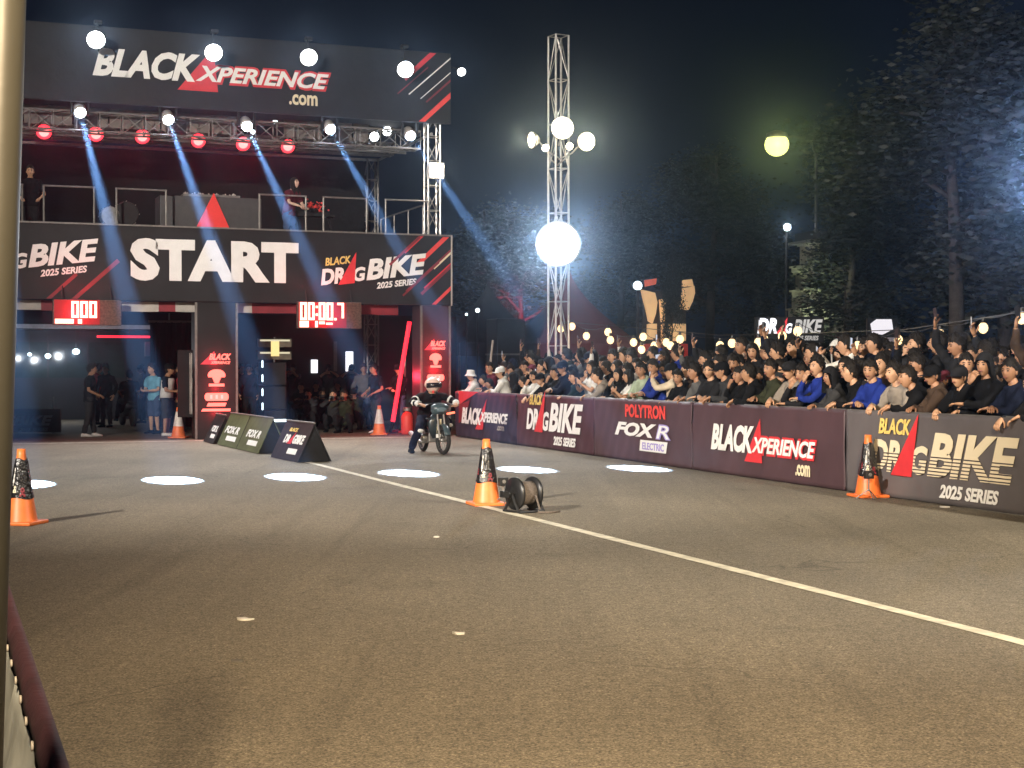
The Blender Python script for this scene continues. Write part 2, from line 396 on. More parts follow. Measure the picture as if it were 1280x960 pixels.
# columns (front face carries red-lit logos)
def column(xa, xb, name='column'):
    c = MB().b2((xa, -.06, 0), (xb, .75, ZB - .002)).build(name, MA['vinyl'], gate); bevel(c, .012)
    MB().b2((xa - .05, -.07, 0), (xa, -.02, ZB - .01)).build('corner_post', MA['steel'], gate)
    MB().b2((xb, -.07, 0), (xb + .05, -.02, ZB - .01)).build('corner_post', MA['steel'], gate)
    return c
def red_logos(c, xa, xb, zs, sc=1.0):
    for z in (zs[0] - .05, (zs[1] + zs[2]) / 2, zs[-1] - .1): point(G.w((xa + xb) / 2, -.26, z), 14.0, (1, .02, .03), .05)
    cx = (xa + xb) / 2; wd = xb - xa; y = -.064
    z = zs[0]
    shape(c, [(cx - .42 * wd, z - .13 * sc), (cx + .0 * wd, z - .13 * sc), (cx - .06 * wd, z + .2 * sc)], y, GL['signred'])
    letters(c, 'BLACK', cx - .2 * wd, cx + .38 * wd, z - .02 * sc, z + .14 * sc, y - .006, GL['logo'], .04, .3)
    letters(c, 'XPERIENCE', cx - .16 * wd, cx + .36 * wd, z - .12 * sc, z - .05 * sc, y - .006, GL['logo'], .03, .3)
    z = zs[1]                                                                     # round tree-like emblem over a small caption
    n = 18; top = [(cx + .23 * wd * math.cos(a), z + .1 * sc + .15 * sc * max(-.35, math.sin(a))) for a in [2 * PI * k / n for k in range(n)]]
    shape(c, top, y, GL['logo']); shape(c, [(cx - .05 * wd, z - .1 * sc), (cx + .05 * wd, z - .1 * sc), (cx + .12 * wd, z + .05 * sc), (cx - .12 * wd, z + .05 * sc)], y - .003, GL['logo'])
    shape(c, [(cx - .2 * wd, z - .18 * sc), (cx + .2 * wd, z - .18 * sc), (cx + .2 * wd, z - .11 * sc), (cx - .2 * wd, z - .11 * sc)], y, GL['logo'])
    z = zs[2]; shape(c, [(cx - .24 * wd + .07 * sc * math.cos(a) * (1 if k < 5 else 1) + (.48 * wd if k < 5 or k > 13 else 0), z + .1 * sc * math.sin(a)) for k, a in enumerate([2 * PI * k / 18 for k in range(18)])], y, GL['logo'])
    for a in (-.14, 0, .14): shape(c, [(cx + a * wd - .03 * wd, z - .05 * sc), (cx + a * wd + .03 * wd, z - .05 * sc), (cx + a * wd + .03 * wd, z + .05 * sc), (cx + a * wd - .03 * wd, z + .05 * sc)], y - .005, GL['redcore'])
    if len(zs) > 3:
        z = zs[3]
        shape(c, [(cx - .26 * wd, z + .02), (cx + .22 * wd, z + .02), (cx + .26 * wd, z + .1), (cx - .22 * wd, z + .1)], y, GL['logo'])
        shape(c, [(cx - .4 * wd, z - .09), (cx + .36 * wd, z - .09), (cx + .36 * wd, z - .03), (cx - .36 * wd, z - .03)], y, GL['logo'])
ca, cb = gx(246, 460), gx(294, 460)
c = column(ca, cb); red_logos(c, ca, cb, [gz(270, 449), gz(270, 474), gz(270, 496), gz(270, 509)], .9)
letters(MB().b2((ca - .42, .02, .5), (ca - .08, .05, 2.0)).build('side_banner', MA['cloth'], gate), 'DRAGBIKE', ca - .16, ca - .10, .55, 1.95, .018, MA['panel'], .02)
cc, ce = gx(527, 460), gx(560, 460)
cm = mat('red_glow_vinyl', (.045, .016, .021), .5, var=.4, scale=2, bump=.2, bscale=5)  # right column vinyl tinted red for the glow of its logos
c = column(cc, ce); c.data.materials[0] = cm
red_logos(c, cc, ce, [gz(543, 432), gz(543, 452), gz(543, 472)], .8)
column(XL, XL + .7)

# deck, rear posts and truss masts
MB().b2((XL, .03, ZT - .2), (XR, 5.2, ZT - .02)).build('deck', MA['blackm'], gate)
def truss(p, q, wd, bay=.55, r=.024, rb=.013):
    p, q = V(p), V(q); d = q - p; x, y, dn = basis(d); n = max(1, round(d.length / bay)); mb = MB(); h = wd / 2
    cs = [(h, h), (-h, h), (-h, -h), (h, -h)]
    for a, b in cs: mb.bar(p + x * a + y * b, q + x * a + y * b, r, n=6)
    for i in range(n + 1):
        c = p + d * (i / n)
        for k in range(4):
            A, B = cs[k], cs[(k + 1) % 4]
            mb.bar(c + x * A[0] + y * A[1], c + x * B[0] + y * B[1], rb, n=5)
            if i < n:
                c2 = p + d * ((i + 1) / n)
                if (i + k) % 2: A, B = B, A
                mb.bar(c + x * A[0] + y * A[1], c2 + x * B[0] + y * B[1], rb, n=5)
    return mb
xm = (gx(536, 230) + gx(553, 230)) / 2
truss((xm, .25, ZT + .04), (xm, .25, UB + 1.5), .3).build('mast_truss', MA['alu'], gate)
truss((XL + .3, .25, ZT + .04), (XL + .3, .25, UB + 1.5), .3).build('mast_truss', MA['alu'], gate)
xr = (G.hit(456, 250, 5.2)[0] + G.hit(472, 250, 5.2)[0]) / 2
truss((xr, 5.2, 0), (xr, 5.2, 7.2), .3).build('mast_truss', MA['steel'], gate)
truss((XL + .3, 5.2, 0), (XL + .3, 5.2, 7.2), .3).build('mast_truss', MA['steel'], gate)
truss((XL + .1, .45, 7.02), (xm - .3, .45, 7.02), .42, .5).build('roof_truss', MA['steel'], gate)
truss((XL + .1, 2.6, 7.1), (xm - .3, 2.6, 7.1), .3, .6).build('roof_truss', MA['steel'], gate)
MB().b2((XL, .02, 7.5), (XR - .05, 5.3, 7.56)).build('roof_sheet', MA['cloth'], gate)
MB().b2((XL, 5.2, 7.16), (xr + .2, 5.26, 7.22)).build('roof_edge_beam', MA['alu'], gate)
MB().bar((xr + .2, 5.2, 7.19), (xm, .3, 7.19), .035).build('roof_edge_beam', MA['alu'], gate)
MB().b2((XL, 5.27, 4.75), (xr, 5.32, 7.14)).build('back_drape', MA['cloth'], gate)
mb = MB(); rr = random.Random(2)
roofp = mat('dim_roof_panel', (.14, .12, .11), .6, var=.4, scale=3)
for a, b in ((30, 90), (111, 135), (137, 200), (202, 296), (355, 402), (420, 440), (442, 461)):
    MB().b2((gx(a, 140, .75), .75, 6.98), (gx(b, 140, .75), .78, 7.40)).build('roof_panel', roofp, gate)
mb = MB()
mb.bar((XL, 1.4, 6.86), (xm - .3, 1.4, 6.86), .03); mb.build('lamp_pipe', MA['steel'], gate)

# railing frames on the deck
def rail(pa, pb, ya=.06, yb=.06, top=5.55):
    xa, xb = gx(pa, 255), gx(pb, 255); mb = MB(); r = .022
    for a, b in (((xa, ya, ZT + .03), (xa, ya, top)), ((xb, yb, ZT + .03), (xb, yb, top)), ((xa - r, ya, top), (xb + r, yb, top))): mb.bar(a, b, r, n=6)
    mb.build('railing', MA['steel'], gate)
for a, b in ((-40, 28), (55, 118), (146, 208), (325, 383), (405, 459), (483, 537)): rail(a, b)
xs = gx(520, 255); mb = MB()
for i in range(4):
    yy = .5 + i * 1.2; mb.bar((XR - .5, yy, ZT), (XR - .5, yy, 5.5), .02, n=6)
mb.bar((XR - .5, .5, 5.5), (XR - .5, 4.1, 5.5), .02, n=6); mb.build('railing', MA['steel'], gate)

# DJ booth with red triangle
bth = thing('dj_booth', 'wide black booth with a red triangle on the deck above START', 'booth', G.w((gx(200, 258, .5) + gx(327, 258, .5)) / 2, .5, ZT), G.rz)
hw = (gx(327, 258, .5) - gx(200, 258, .5)) / 2
bevel(MB().b2((-hw, 0, 0), (hw, .8, .78)).build('counter', mat('booth_board', (.05, .048, .05), .6, var=.2), bth), .015)
x0, x1 = gx(243, 280, .4), gx(288, 280, .4); bx = (x1 - x0) / 2
cxt = (gx(266, 280, .4) - G.hit(263.5, 258, .5)[0])
MB().plate([(cxt - bx, .0), (cxt + bx, .0), (cxt + .02, .86)], -.05, -.004).build('triangle_sign', mat('red_lightbox', (.6, .03, .03), .5, var=.1, emit=(1, .07, .05), es=.25), bth)
mix = thing('dj_mixer', 'pale knobbed mixing desk lying on the black booth', 'mixer', G.w((gx(225, 236, .9) + gx(300, 236, .9)) / 2, .9, ZT + .78), G.rz)
MB().b2((-.65, -.2, 0), (.65, .2, .07)).build('case', MA['steel'], mix)
mb = MB(); rr = random.Random(5)
for i in range(26):
    x = rr.uniform(-.6, .6); mb.bar((x, rr.uniform(-.17, .15), .07), (x, 0, .07 + rr.uniform(.02, .06)), .018, n=6)
mb.build('knob', MA['panel'], mix)
# drums behind the rail
for i, (px, wd, col) in enumerate(((137, .21, 'steel'), (157, .27, 'black'))):
    x, z = G.hit(px, 262, .6); d = thing('drum', ('silver snare drum on the deck left of the black drum' if i == 0 else 'black bass drum with pale lug rods behind the deck rail'), 'drum', G.w(x, .6, ZT), G.rz)
    T = Matrix.Translation((0, 0, wd + .05)) @ Matrix.Rotation(PI / 2, 4, 'X')
    MB().lathe([(wd * .95, -.2), (wd, -.18), (wd, .18), (wd * .95, .2)], 24, T).build('shell', MA[col], d)
    mb = MB()
    for k in range(8):
        a = 2 * PI * k / 8; mb.bar(T @ V((wd * 1.04 * math.cos(a), wd * 1.04 * math.sin(a), -.19)), T @ V((wd * 1.04 * math.cos(a), wd * 1.04 * math.sin(a), .19)), .01, n=5)
    mb.build('lug_rods', MA['alu'], d)
    MB().bar((-.12, 0, 0), (-.05, 0, wd * .8), .015).bar((.12, 0, 0), (.05, 0, wd * .8), .015).build('legs', MA['alu'], d)
# table with red flowers
x, z = G.hit(393, 270, .6); tb = thing('keyboard_table', 'narrow black table with a keyboard behind the deck rail', 'table', G.w(x, .6, ZT), G.rz)
MB().b2((-.45, -.2, .42), (.45, .2, .46)).build('top', MA['blackm'], tb); mb = MB()
for a in (-.4, .4):
    MB().bar((a, -.15, 0), (a * .9, .15, .42), .02).build('leg', MA['blackm'], tb)
MB().b2((-.4, -.13, .462), (.35, .12, .52)).build('keyboard', MA['black'], tb)
x, z = G.hit(392, 262, .75); fl = thing('flower_bunch', 'bunch of red flowers behind the keyboard table', 'flowers', G.w(x, .78, ZT + .46), G.rz)
mb = MB(); rr = random.Random(9)
for i in range(60): mb.ball((rr.gauss(0, .14), rr.gauss(0, .06), .22 + rr.gauss(0, .07)), rr.uniform(.015, .035), 6)
mb.build('petals', MA['redhi'], fl); MB().lathe([(.06, 0), (.1, .15), (.09, .17)], 12).build('pot', MA['black'], fl)

# ================================================================== LED time displays
def digit_segments(ch, x, z, wd, h, t):
    seg = {'0': 'abcdef', '7': 'abc', '1': 'bc', '8': 'abcdefg', ':': ':', '.': '.'}[ch]; out = []
    R = {'a': (x, z + h - t, x + wd, z + h), 'd': (x, z, x + wd, z + t), 'g': (x, z + h / 2 - t / 2, x + wd, z + h / 2 + t / 2), 'b': (x + wd - t, z + h / 2 + .008, x + wd, z + h - t - .008), 'c': (x + wd - t, z + .008 + t, x + wd, z + h / 2 - .008),
         'f': (x, z + h / 2 + .008, x + t, z + h - t - .008), 'e': (x, z + t + .008, x + t, z + h / 2 - .008)}
    if ch == ':': return [(x, z + h * .25, x + t, z + h * .25 + t), (x, z + h * .7, x + t, z + h * .7 + t)]
    if ch == '.': return [(x, z, x + t, z + t)]
    return [R[s] for s in seg]
def display(pa, pb, pt, pbt, label, digits, dx0, dx1, dz0, dz1, rows, red):
    y = -.30; xa, zt = G.hit(pa, pt, y); xb, zb = G.hit(pb, pbt, y)
    d = thing('timing_display', label, 'display', G.w((xa + xb) / 2, y, zb), G.rz); hw = (xb - xa) / 2; h = zt - zb
    bevel(MB().b2((-hw, 0, 0), (hw, .14, h)).build('housing', mat('speckled_case', (.06, .045, .035), .5, var=.9, scale=22), d), .012)
    for a in (-.7, .7): MB().bar((hw * a, .07, h), (hw * a, .2, h + .3), .015).build('hanger', MA['blackm'], d)
    mb = MB(); X = lambda a: -hw + a * 2 * hw; Z = lambda b: b * h
    n = sum(1 if c not in ':.' else .4 for c in digits); step = (X(dx1) - X(dx0)) / n; x = X(dx0)
    for ch in digits:
        wd = step * (.8 if ch not in ':.' else .3)
        mb = MB()
        for a, b, c_, e in digit_segments(ch, x, Z(dz0), wd, Z(dz1) - Z(dz0), .042): mb.b2((a - .006, -.012, b - .006), (c_ + .006, -.004, e + .006))
        mb.build('digit', GL['led'], d)
        x += step * (1 if ch not in ':.' else .4)
    for a, b, c_, e in rows: MB().b2((X(a), -.012, Z(c_)), (X(b), -.004, Z(e))).build('text_row', GL['led'], d)
    xa2, xb2 = red; MB().b2((X(xa2), -.003, Z(.03)), (X(xb2), -.001, Z(.99))).build('digit_halo', mat('red_halo_panel', (.1, .01, .01), .4, var=0, emit=(1, .02, .03), es=.16), d)  # red halo round the digits, put in as a glowing plate
    p = G.w((xa + xb) / 2 + X((xa2 + xb2) / 2), y - .25, zb + h / 2); point(p, 60, (1, .04, .05), .12)
    return d
display(66, 152, 374, 407, 'red LED timer reading 000 under the left of the banner', '000', .27, .66, .30, .93, [(.03, .30, .06, .24), (.36, .42, .06, .24)], (.02, .68))
display(372, 452, 377, 411, 'red LED timer reading 00:00.7 under the right of the banner', '00:00.7', .04, .74, .32, .97, [(.03, .17, .04, .28), (.27, .31, .04, .28), (.33, .42, .16, .26), (.44, .54, .14, .22)], (.01, .76))

# ================================================================== STAGE LIGHTS
def flood(px, py, label, y=-.75, arm=True, r=.195, power=1800, group='white floodlights on arms over the upper banner'):
    x, z = G.hit(px, py, y); f = thing('floodlight', label, 'floodlight', G.w(x, y, z), G.rz, group)
    d = V((-.1, -.86, -.42)).normalized(); T = d.to_track_quat('Z', 'Y').to_matrix().to_4x4()
    MB().lathe([(r * .5, -.26), (r * .62, -.2), (r * 1.02, -.06), (r * 1.08, .0), (r * 1.0, .0), (r * .9, -.03)], 24, T, cap=False).lathe([(r * .5, -.262), (.001, -.27)], 24, T, cap=False).build('housing', MA['blackm'], f, True)
    MB().lathe([(r * .97, -.012), (r * .8, .01), (r * .4, .03), (.005, .035)], 24, T, cap=False).build('lens', GL['flood'], f, True)  # lens widened to take in the lamp's glare
    if arm:
        mb = MB(); top = UT - z
        mb.bar((0, .12, .1), (.06, .35, top + .04), .016, n=6).bar((.06, .35, top + .04), (.12, -y + .05, top + .0), .02, n=6).b2((.0, .28, top - .02), (.16, .46, top + .05)); mb.build('bracket', MA['blackm'], f)
    else: MB().bar((-.35, .5, .25), (0, .1, .08), .018, n=6).build('bracket', MA['blackm'], f)
    p = G.w(x, y, z) + (G.M.to_3x3() @ d) * .12
    spot(p, p + (G.M.to_3x3() @ V((-.05, -.46, -.88))), power, 86, (.95, .98, 1), .08, .7)
    spot(p, p + (V((0, 0, CAMZ + 3)) - p), power * .05, 24, (.92, .97, 1), .08, 1)
    return f
for px, py, lab in ((120, 50, 'white floodlight above the first letter of the upper banner logo'), (267, 66, 'white floodlight above the red triangle of the upper banner'), (386, 72, 'white floodlight above the right end of the upper banner lettering'), (507, 87, 'white floodlight over the red stripes of the upper banner')):
    flood(px, py, lab)
flood(577, 90, 'small white floodlight sticking out past the right end of the upper banner', -.3, False, .1, 200)

def par(px, py, label):
    x, z = G.hit(px, py, 1.2); f = thing('par_light', label, 'stage light', G.w(x, 1.2, z), G.rz, 'red stage lights under the roof truss')
    d = V((-.05, -.9, -.38)).normalized(); T = d.to_track_quat('Z', 'Y').to_matrix().to_4x4(); r = .185
    MB().lathe([(r * .7, -.22), (r * .95, -.16), (r * 1.05, .02), (r * .96, .02), (r * .9, -.02)], 20, T, cap=False).build('housing', MA['blackm'], f, True)
    MB().lathe([(r * .97, -.02), (r * .6, -.005)], 20, T, cap=False).build('lens', GL['red'], f)
    MB().lathe([(r * .6, -.004), (r * .3, .012), (.004, .016)], 20, T, cap=False).build('lens_core', GL['redcore'], f, True)
    mb = MB()
    mb.tube([(-.17, 0, -.02), (-.17, .02, .12), (-.08, .06, .22), (.08, .06, .22), (.17, .02, .12), (.17, 0, -.02)], .012, 6).bar((0, .06, .22), (0, .12, .32), .02, n=6)
    mb.build('yoke', MA['steel'], f)
    p = G.w(x, 1.2, z) + (G.M.to_3x3() @ d) * .1; point(p, 2.5, (1, .03, .05), .06); spot(p, V((0, 2, 4)), 70, 44, (1, .04, .06), .06, 1); return f
for px, py, lab in ((55, 165, 'red stage light, outermost on the left of its row'), (120, 168, 'red stage light crossed by the leftmost visible beam'), (178, 171, 'red stage light between the two left moving heads'), (248, 176, 'red stage light under the red triangle of the banner'), (304, 180, 'red stage light hanging below a moving head and two small lamps'), (360, 183, 'red stage light, outermost on the right of its row')):
    par(px, py, lab)

BEAMS = [((-12, 131), (30, 605)), ((100, 139), (215, 600)), ((210, 148), (368, 596)), ((308, 156), (510, 591.5)), ((412, 160), (657, 587)), ((512, 168), (797, 585.5))]
BLAB = ['moving head hanging at the hidden left end of the truss', 'moving head beam light above the two leftmost red stage lights', 'moving head beam light between the third and fourth red lights', 'moving head beam light above the fifth red light', 'moving head beam light over the right deck railing', 'moving head beam light beside the right mast']
for (s, t), lab in zip(BEAMS, BLAB):
    x, z = G.hit(s[0], s[1], .12); o = G.w(x, .12, z); tgt = ground_at(*t)
    f = thing('moving_head', lab, 'beam light', o, G.rz, 'moving head beam lights on the truss')
    dl = (G.I.to_3x3() @ (tgt - o)).normalized(); T = dl.to_track_quat('Z', 'Y').to_matrix().to_4x4()
    MB().b2((-.16, -.12, .33), (.16, .12, .45)).build('base', MA['panel'], f)
    for a in (-.18, .18): MB().b2((a - .02, -.05, -.05), (a + .02, .05, .38)).build('yoke_arm', MA['blackm'], f)
    MB().lathe([(.07, -.24), (.13, -.2), (.14, .0), (.125, .1), (.115, .1), (.11, .06)], 20, T, cap=False).lathe([(.07, -.24), (.002, -.25)], 20, T, cap=False).build('head', MA['panel'], f, True)
    MB().lathe([(.113, .06), (.10, .13), (.06, .18), (.003, .20)], 20, T, cap=False).build('lens', GL["beam"], f, True)
    spot(o + (tgt - o).normalized() * .26, tgt, 2500000, 3.3, (.42, .66, 1), .05, .7)

# small white lamps under the roof
for i, (px, py, lab) in enumerate(((148, 145, 'small white lamp right of the leftmost moving head'), (158, 137, 'small white lamp higher of the pair near the left moving head'), (38, 144, 'dim small lamp near the left end of the roof truss'), (316, 165, 'small white lamp low beside the middle moving head'), (344, 152, 'small white lamp among the truss bars right of the middle'), (357, 145, 'small white lamp close under the banner right of the middle'), (468, 171, 'round white lamp left of the pair near the right mast'), (484, 164, 'round white lamp right of the pair near the right mast'))):
    x, z = G.hit(px, py, 1.6); r = .12 if i > 5 else .06; f = thing('work_lamp', lab, 'lamp', G.w(x, 1.6, z), G.rz, 'small white lamps under the stage roof')
    d = V((0, -.95, -.3)).normalized(); T = d.to_track_quat('Z', 'Y').to_matrix().to_4x4()
    MB().lathe([(r * .5, -.18), (r * 1.05, 0), (r * .95, 0)], 16, T, cap=False).build('housing', MA['blackm'], f, True)
    MB().lathe([(r * .96, -.01), (r * .5, .02), (.002, .025)], 16, T, cap=False).build('lens', GL['flood'] if i > 5 else GL['cool'], f, True)
    MB().bar((0, .1, 0), (0, .15, 7.45 - z), .014, n=6).build('hanger', MA['steel'], f)
# four-bulb blinder on the right mast
x, z = G.hit(546, 213, -.05); f = thing('blinder_light', 'square warm four-bulb blinder clamped to the right mast', 'blinder', G.w(x, -.05, z), G.rz)
bevel(MB().b2((-.19, 0, -.19), (.19, .12, .19)).build('case', MA['panel'], f), .012)
for a in (-.09, .09):
    for b in (-.09, .09):
        MB().lathe([(.08, 0), (.055, .02), (.003, .03)], 18, Matrix.Translation((a, -.002, b)) @ Matrix.Rotation(PI / 2, 4, 'X'), cap=False).build('bulb', GL['cool'] if (a + b) == 0 else GL['warm'], f, True)
MB().bar((0, .06, .19), (0, .15, .27), .02).build('clamp', MA['steel'], f)
point(G.w(x, -.25, z), 40, (1, .9, .75), .1)
# ================================================================== CROWD BARRIER (banner panels along the track)
B = BAR
BH = 1.06
def bx(px, py=520): return B.hit(px, py)[0]
def bz(px, py): return B.hit(px, py)[1]
PAN = [(571, 648, 'navy', 'dark barrier panel with the far white logo and pink corner, nearest the gate'),
       (648, 745, 'purple', 'plum barrier panel with the far DRAGBIKE logo'),
       (745, 868, 'maroon', 'maroon barrier panel with red lettering over a white FOX lettering'),
       (868, 1060, 'maroon', 'maroon barrier panel with the large BLACKXPERIENCE.com logo'),
       (1060, 1310, 'darkvinyl', 'charcoal barrier panel with the nearest DRAGBIKE 2025 SERIES logo'),
       (1310, 1560, 'darkvinyl', 'plain charcoal barrier panel beyond the nearest lettered one, past the right edge')]
def banner_sheet(ln, h, seed, amp=.034):
    rr = random.Random(seed); nx, nz = 70, 18; ph = [rr.uniform(0, 6) for _ in range(4)]; vs = []; fs = []
    for j in range(nz + 1):
        for i in range(nx + 1):
            x = ln * i / nx; z = .01 + (h - .01) * j / nz
            e = 1 if j < nz else .2
            y = -.03 + e * amp * (.45 * math.sin(x * 3.1 + ph[0]) * math.sin(z * 3 + ph[1]) + .35 * math.sin(x * 8.3 + z * 5 + ph[2]) + .25 * math.sin(x * 17 - z * 9 + ph[3])) * .4
            vs.append((x, y, z))
    for j in range(nz):
        for i in range(nx):
            a = j * (nx + 1) + i; fs.append((a, a + 1, a + nx + 2, a + nx + 1))
    mb = MB().add(vs, fs); b = len(vs)
    return mb
pan_things = []
for k, (pa, pb, m, lab) in enumerate(PAN):
    xa, xb = bx(pa), bx(pb); ln = xb - xa - .015
    t = thing('crowd_barrier', lab, 'barrier', B.w(xa, 0, 0), B.rz, 'banner barriers along the right side of the track'); pan_things.append((t, xa, ln))
    bn = banner_sheet(ln, BH, k).build('banner', MA[m], t, True)
    md = bn.modifiers.new('thickness', 'SOLIDIFY'); md.thickness = .003; md.offset = 1
    mb = MB(); r = .02
    mb.bar((.02, .02, .03), (.02, .02, BH), r).bar((ln - .02, .02, .03), (ln - .02, .02, BH), r).bar((.02, .02, BH - .01), (ln - .02, .02, BH - .01), r).bar((.02, .02, .15), (ln - .02, .02, .15), r)
    n = int(ln / .16)
    for i in range(1, n): mb.bar((ln * i / n, .02, .15), (ln * i / n, .02, BH - .01), .009, n=5)
    mb.build('frame', MA['steel'], t)
    for a in (.25, ln - .25):
        MB().bar((a, .06, .02), (a, .4, .02), .018).bar((a, .02, .03), (a, .06, .02), .018).build('foot', MA['steel'], t)
def loc(k, px, py):
    x, z = B.hit(px, py); return x - pan_things[k][1], z
YB = -.053
def bl(k, body, p0, p1, m, bold, shear, y=YB):                 # box from pixel corners (left-bottom, right-top at its own ends)
    (xa, za), (xb, zb_) = loc(k, *p0), loc(k, *p1)
    letters(pan_things[k][0].children[0], body, xa, xb, za, zb_, y, MA[m], bold, shear)
def bsh(k, pts, m, y=YB): shape(pan_things[k][0].children[0], [loc(k, *p) for p in pts], y, MA[m])
# panel 0
bsh(0, [(576, 489), (600, 490), (576, 506)], 'red', YB + .004); bsh(0, [(576, 506), (590, 500), (584, 523), (576, 529)], 'deepred', YB + .004)
bsh(0, [(597, 536.5), (606, 537), (611, 499)], 'red'); bl(0, 'BLACK', (580, 529), (605, 510.5), 'white', .05, .3, YB - .006)
bl(0, 'XPERIENCE', (603, 527.2), (638, 517.5), 'white', .04, .3, YB - .006); bl(0, '.com', (624, 538), (633, 533), 'panel', .03, 0)
# panel 1
x0, z0 = loc(1, 661, 536); x1, _ = loc(1, 732, 536)
logo_dragbike(pan_things[1][0].children[0], x0, z0, x1 - x0, YB, 0, 1.0)
# panel 2
bl(2, 'POLYTRON', (785, 521), (835, 507.5), 'redhi', .035, 0); bl(2, 'FOX', (772, 543), (824, 530.5), 'white', .045, .3); bl(2, 'R', (823, 549), (842, 531.5), 'lilac', .05, .2)
bl(2, 'R', (824.5, 547.8), (840.5, 533), 'white', .0, .2, YB - .006)
bsh(2, [(803, 563), (836, 567), (838, 553), (804, 549.5)], 'white'); bl(2, 'ELECTRIC', (807, 561.5), (834, 555.5), 'lilac', .02, 0, YB - .008)
# panel 3
x0, z0 = loc(3, 893, 560); x1, _ = loc(3, 1025, 560)
logo_xperience(pan_things[3][0].children[0], x0, z0 - .02, x1 - x0, YB, 1.12)
# panel 4
striped = bpy.data.materials.new('cream_print_with_speed_lines'); striped.use_nodes = True; nt = striped.node_tree
tc = nt.nodes.new('ShaderNodeTexCoord'); sx = nt.nodes.new('ShaderNodeSeparateXYZ'); nt.links.new(tc.outputs['Object'], sx.inputs[0])
m1 = nt.nodes.new('ShaderNodeMath'); m1.operation = 'MULTIPLY'; m1.inputs[1].default_value = 24; nt.links.new(sx.outputs['Z'], m1.inputs[0])
m2 = nt.nodes.new('ShaderNodeMath'); m2.operation = 'FRACT'; nt.links.new(m1.outputs[0], m2.inputs[0])
m3 = nt.nodes.new('ShaderNodeMath'); m3.operation = 'LESS_THAN'; m3.inputs[1].default_value = .36; nt.links.new(m2.outputs[0], m3.inputs[0])
m4 = nt.nodes.new('ShaderNodeMath'); m4.operation = 'LESS_THAN'; nt.links.new(sx.outputs['Z'], m4.inputs[0])
m5 = nt.nodes.new('ShaderNodeMath'); m5.operation = 'MULTIPLY'; nt.links.new(m3.outputs[0], m5.inputs[0]); nt.links.new(m4.outputs[0], m5.inputs[1])
mx = nt.nodes.new('ShaderNodeMix'); mx.data_type = 'RGBA'; nt.links.new(m5.outputs[0], mx.inputs[0])
mx.inputs[6].default_value = (.75, .66, .48, 1); mx.inputs[7].default_value = (.055, .042, .045, 1)
nt.links.new(mx.outputs[2], nt.nodes['Principled BSDF'].inputs['Base Color']); MA['striped'] = striped
x0, z0 = loc(4, 1093, 585); x1, _ = loc(4, 1279, 585); m4.inputs[1].default_value = z0 + .24
logo_dragbike(pan_things[4][0].children[0], x0, z0 - .02, x1 - x0, YB, 0, .98, 'striped')

# ================================================================== TRAFFIC CONES
sleeve = bpy.data.materials.new('glossy_black_sleeve'); sleeve.use_nodes = True
sb = sleeve.node_tree.nodes['Principled BSDF']; sb.inputs['Base Color'].default_value = (.012, .011, .012, 1); sb.inputs['Roughness'].default_value = .22
tn = sleeve.node_tree.nodes.new('ShaderNodeTexNoise'); tn.inputs['Scale'].default_value = 9; bp = sleeve.node_tree.nodes.new('ShaderNodeBump'); bp.inputs['Strength'].default_value = .6; bp.inputs['Distance'].default_value = .03
sleeve.node_tree.links.new(tn.outputs[0], bp.inputs['Height']); sleeve.node_tree.links.new(bp.outputs[0], sb.inputs['Normal'])
white_m = mat('scuffed_white', (.6, .58, .54), .5, var=.3, scale=12)
def cone(px, py, label, rz=0, sleeve_on=True, h=.77):
    p = ground_at(px, py); t = thing('traffic_cone', label, 'traffic cone', p, rz)
    mb = MB(); n = 4; q = .2
    bs = MB().box((0, 0, .018), (.40, .40, .036)).build('base', MA['orange'], t); bevel(bs, .012)
    MB().lathe([(.165, .034), (.155, .06), (.045, h - .06), (.043, h), (.03, h), (.03, h - .02)], 28, cap=False).build('body', MA['orange'], t, True)
    if sleeve_on:
        z0, z1 = .27, h - .10; R = lambda z: .155 + (.045 - .155) * (z - .06) / (h - .12) + .006
        mb = MB(); prof = []; rr = random.Random(int(px)); N = 26; M_ = 12; vs = []
        for i in range(M_ + 1):
            z = z0 + (z1 - z0) * i / M_
            for k in range(N):
                a = 2 * PI * k / N; r = R(z) + .004 * math.sin(5 * a + 7 * z) + rr.uniform(0, .004)
                vs.append((r * math.cos(a), r * math.sin(a), z + (.012 * math.sin(3 * a) if i in (0, M_) else 0)))
        fs = [(i * N + k, i * N + (k + 1) % N, (i + 1) * N + (k + 1) % N, (i + 1) * N + k) for i in range(M_) for k in range(N)]
        s_ = mb.add(vs, fs).build('sleeve', sleeve, t, True)
        for k, (a0, za, zb_, wd, mt) in enumerate(((-2.05, .40, .58, .22, white_m), (-1.85, .33, .40, .3, MA['cream']), (-1.2, .29, .38, .5, MA['deepred']), (-2.5, .36, .44, .2, MA['deepred']))):
            mb = MB(); vs = []
            for i in range(7):
                z = za + (zb_ - za) * i / 6
                for j in range(4):
                    a = a0 - rz + wd * (j / 3 - .5) * (1 - .5 * i / 6) + .25 * (z - za); r = R(z) + .011
                    vs.append((r * math.cos(a), r * math.sin(a), z))
            fs = [(i * 4 + j, i * 4 + j + 1, i * 4 + j + 5, i * 4 + j + 4) for i in range(6) for j in range(3) if (i + 2 * j + k) % 4 != 0]
            mb.add(vs, fs).build('printed_mark', mt, t, True)
    return t
cone(608, 631, 'orange cone with glossy black sleeve in mid-track beside the cable reel', .3)
cone(1085, 621, 'orange cone with black sleeve beside the right barrier and small tripod', .2)
cone(27, 655, 'orange cone with black sleeve at the left edge, half hidden by the post', -.2)
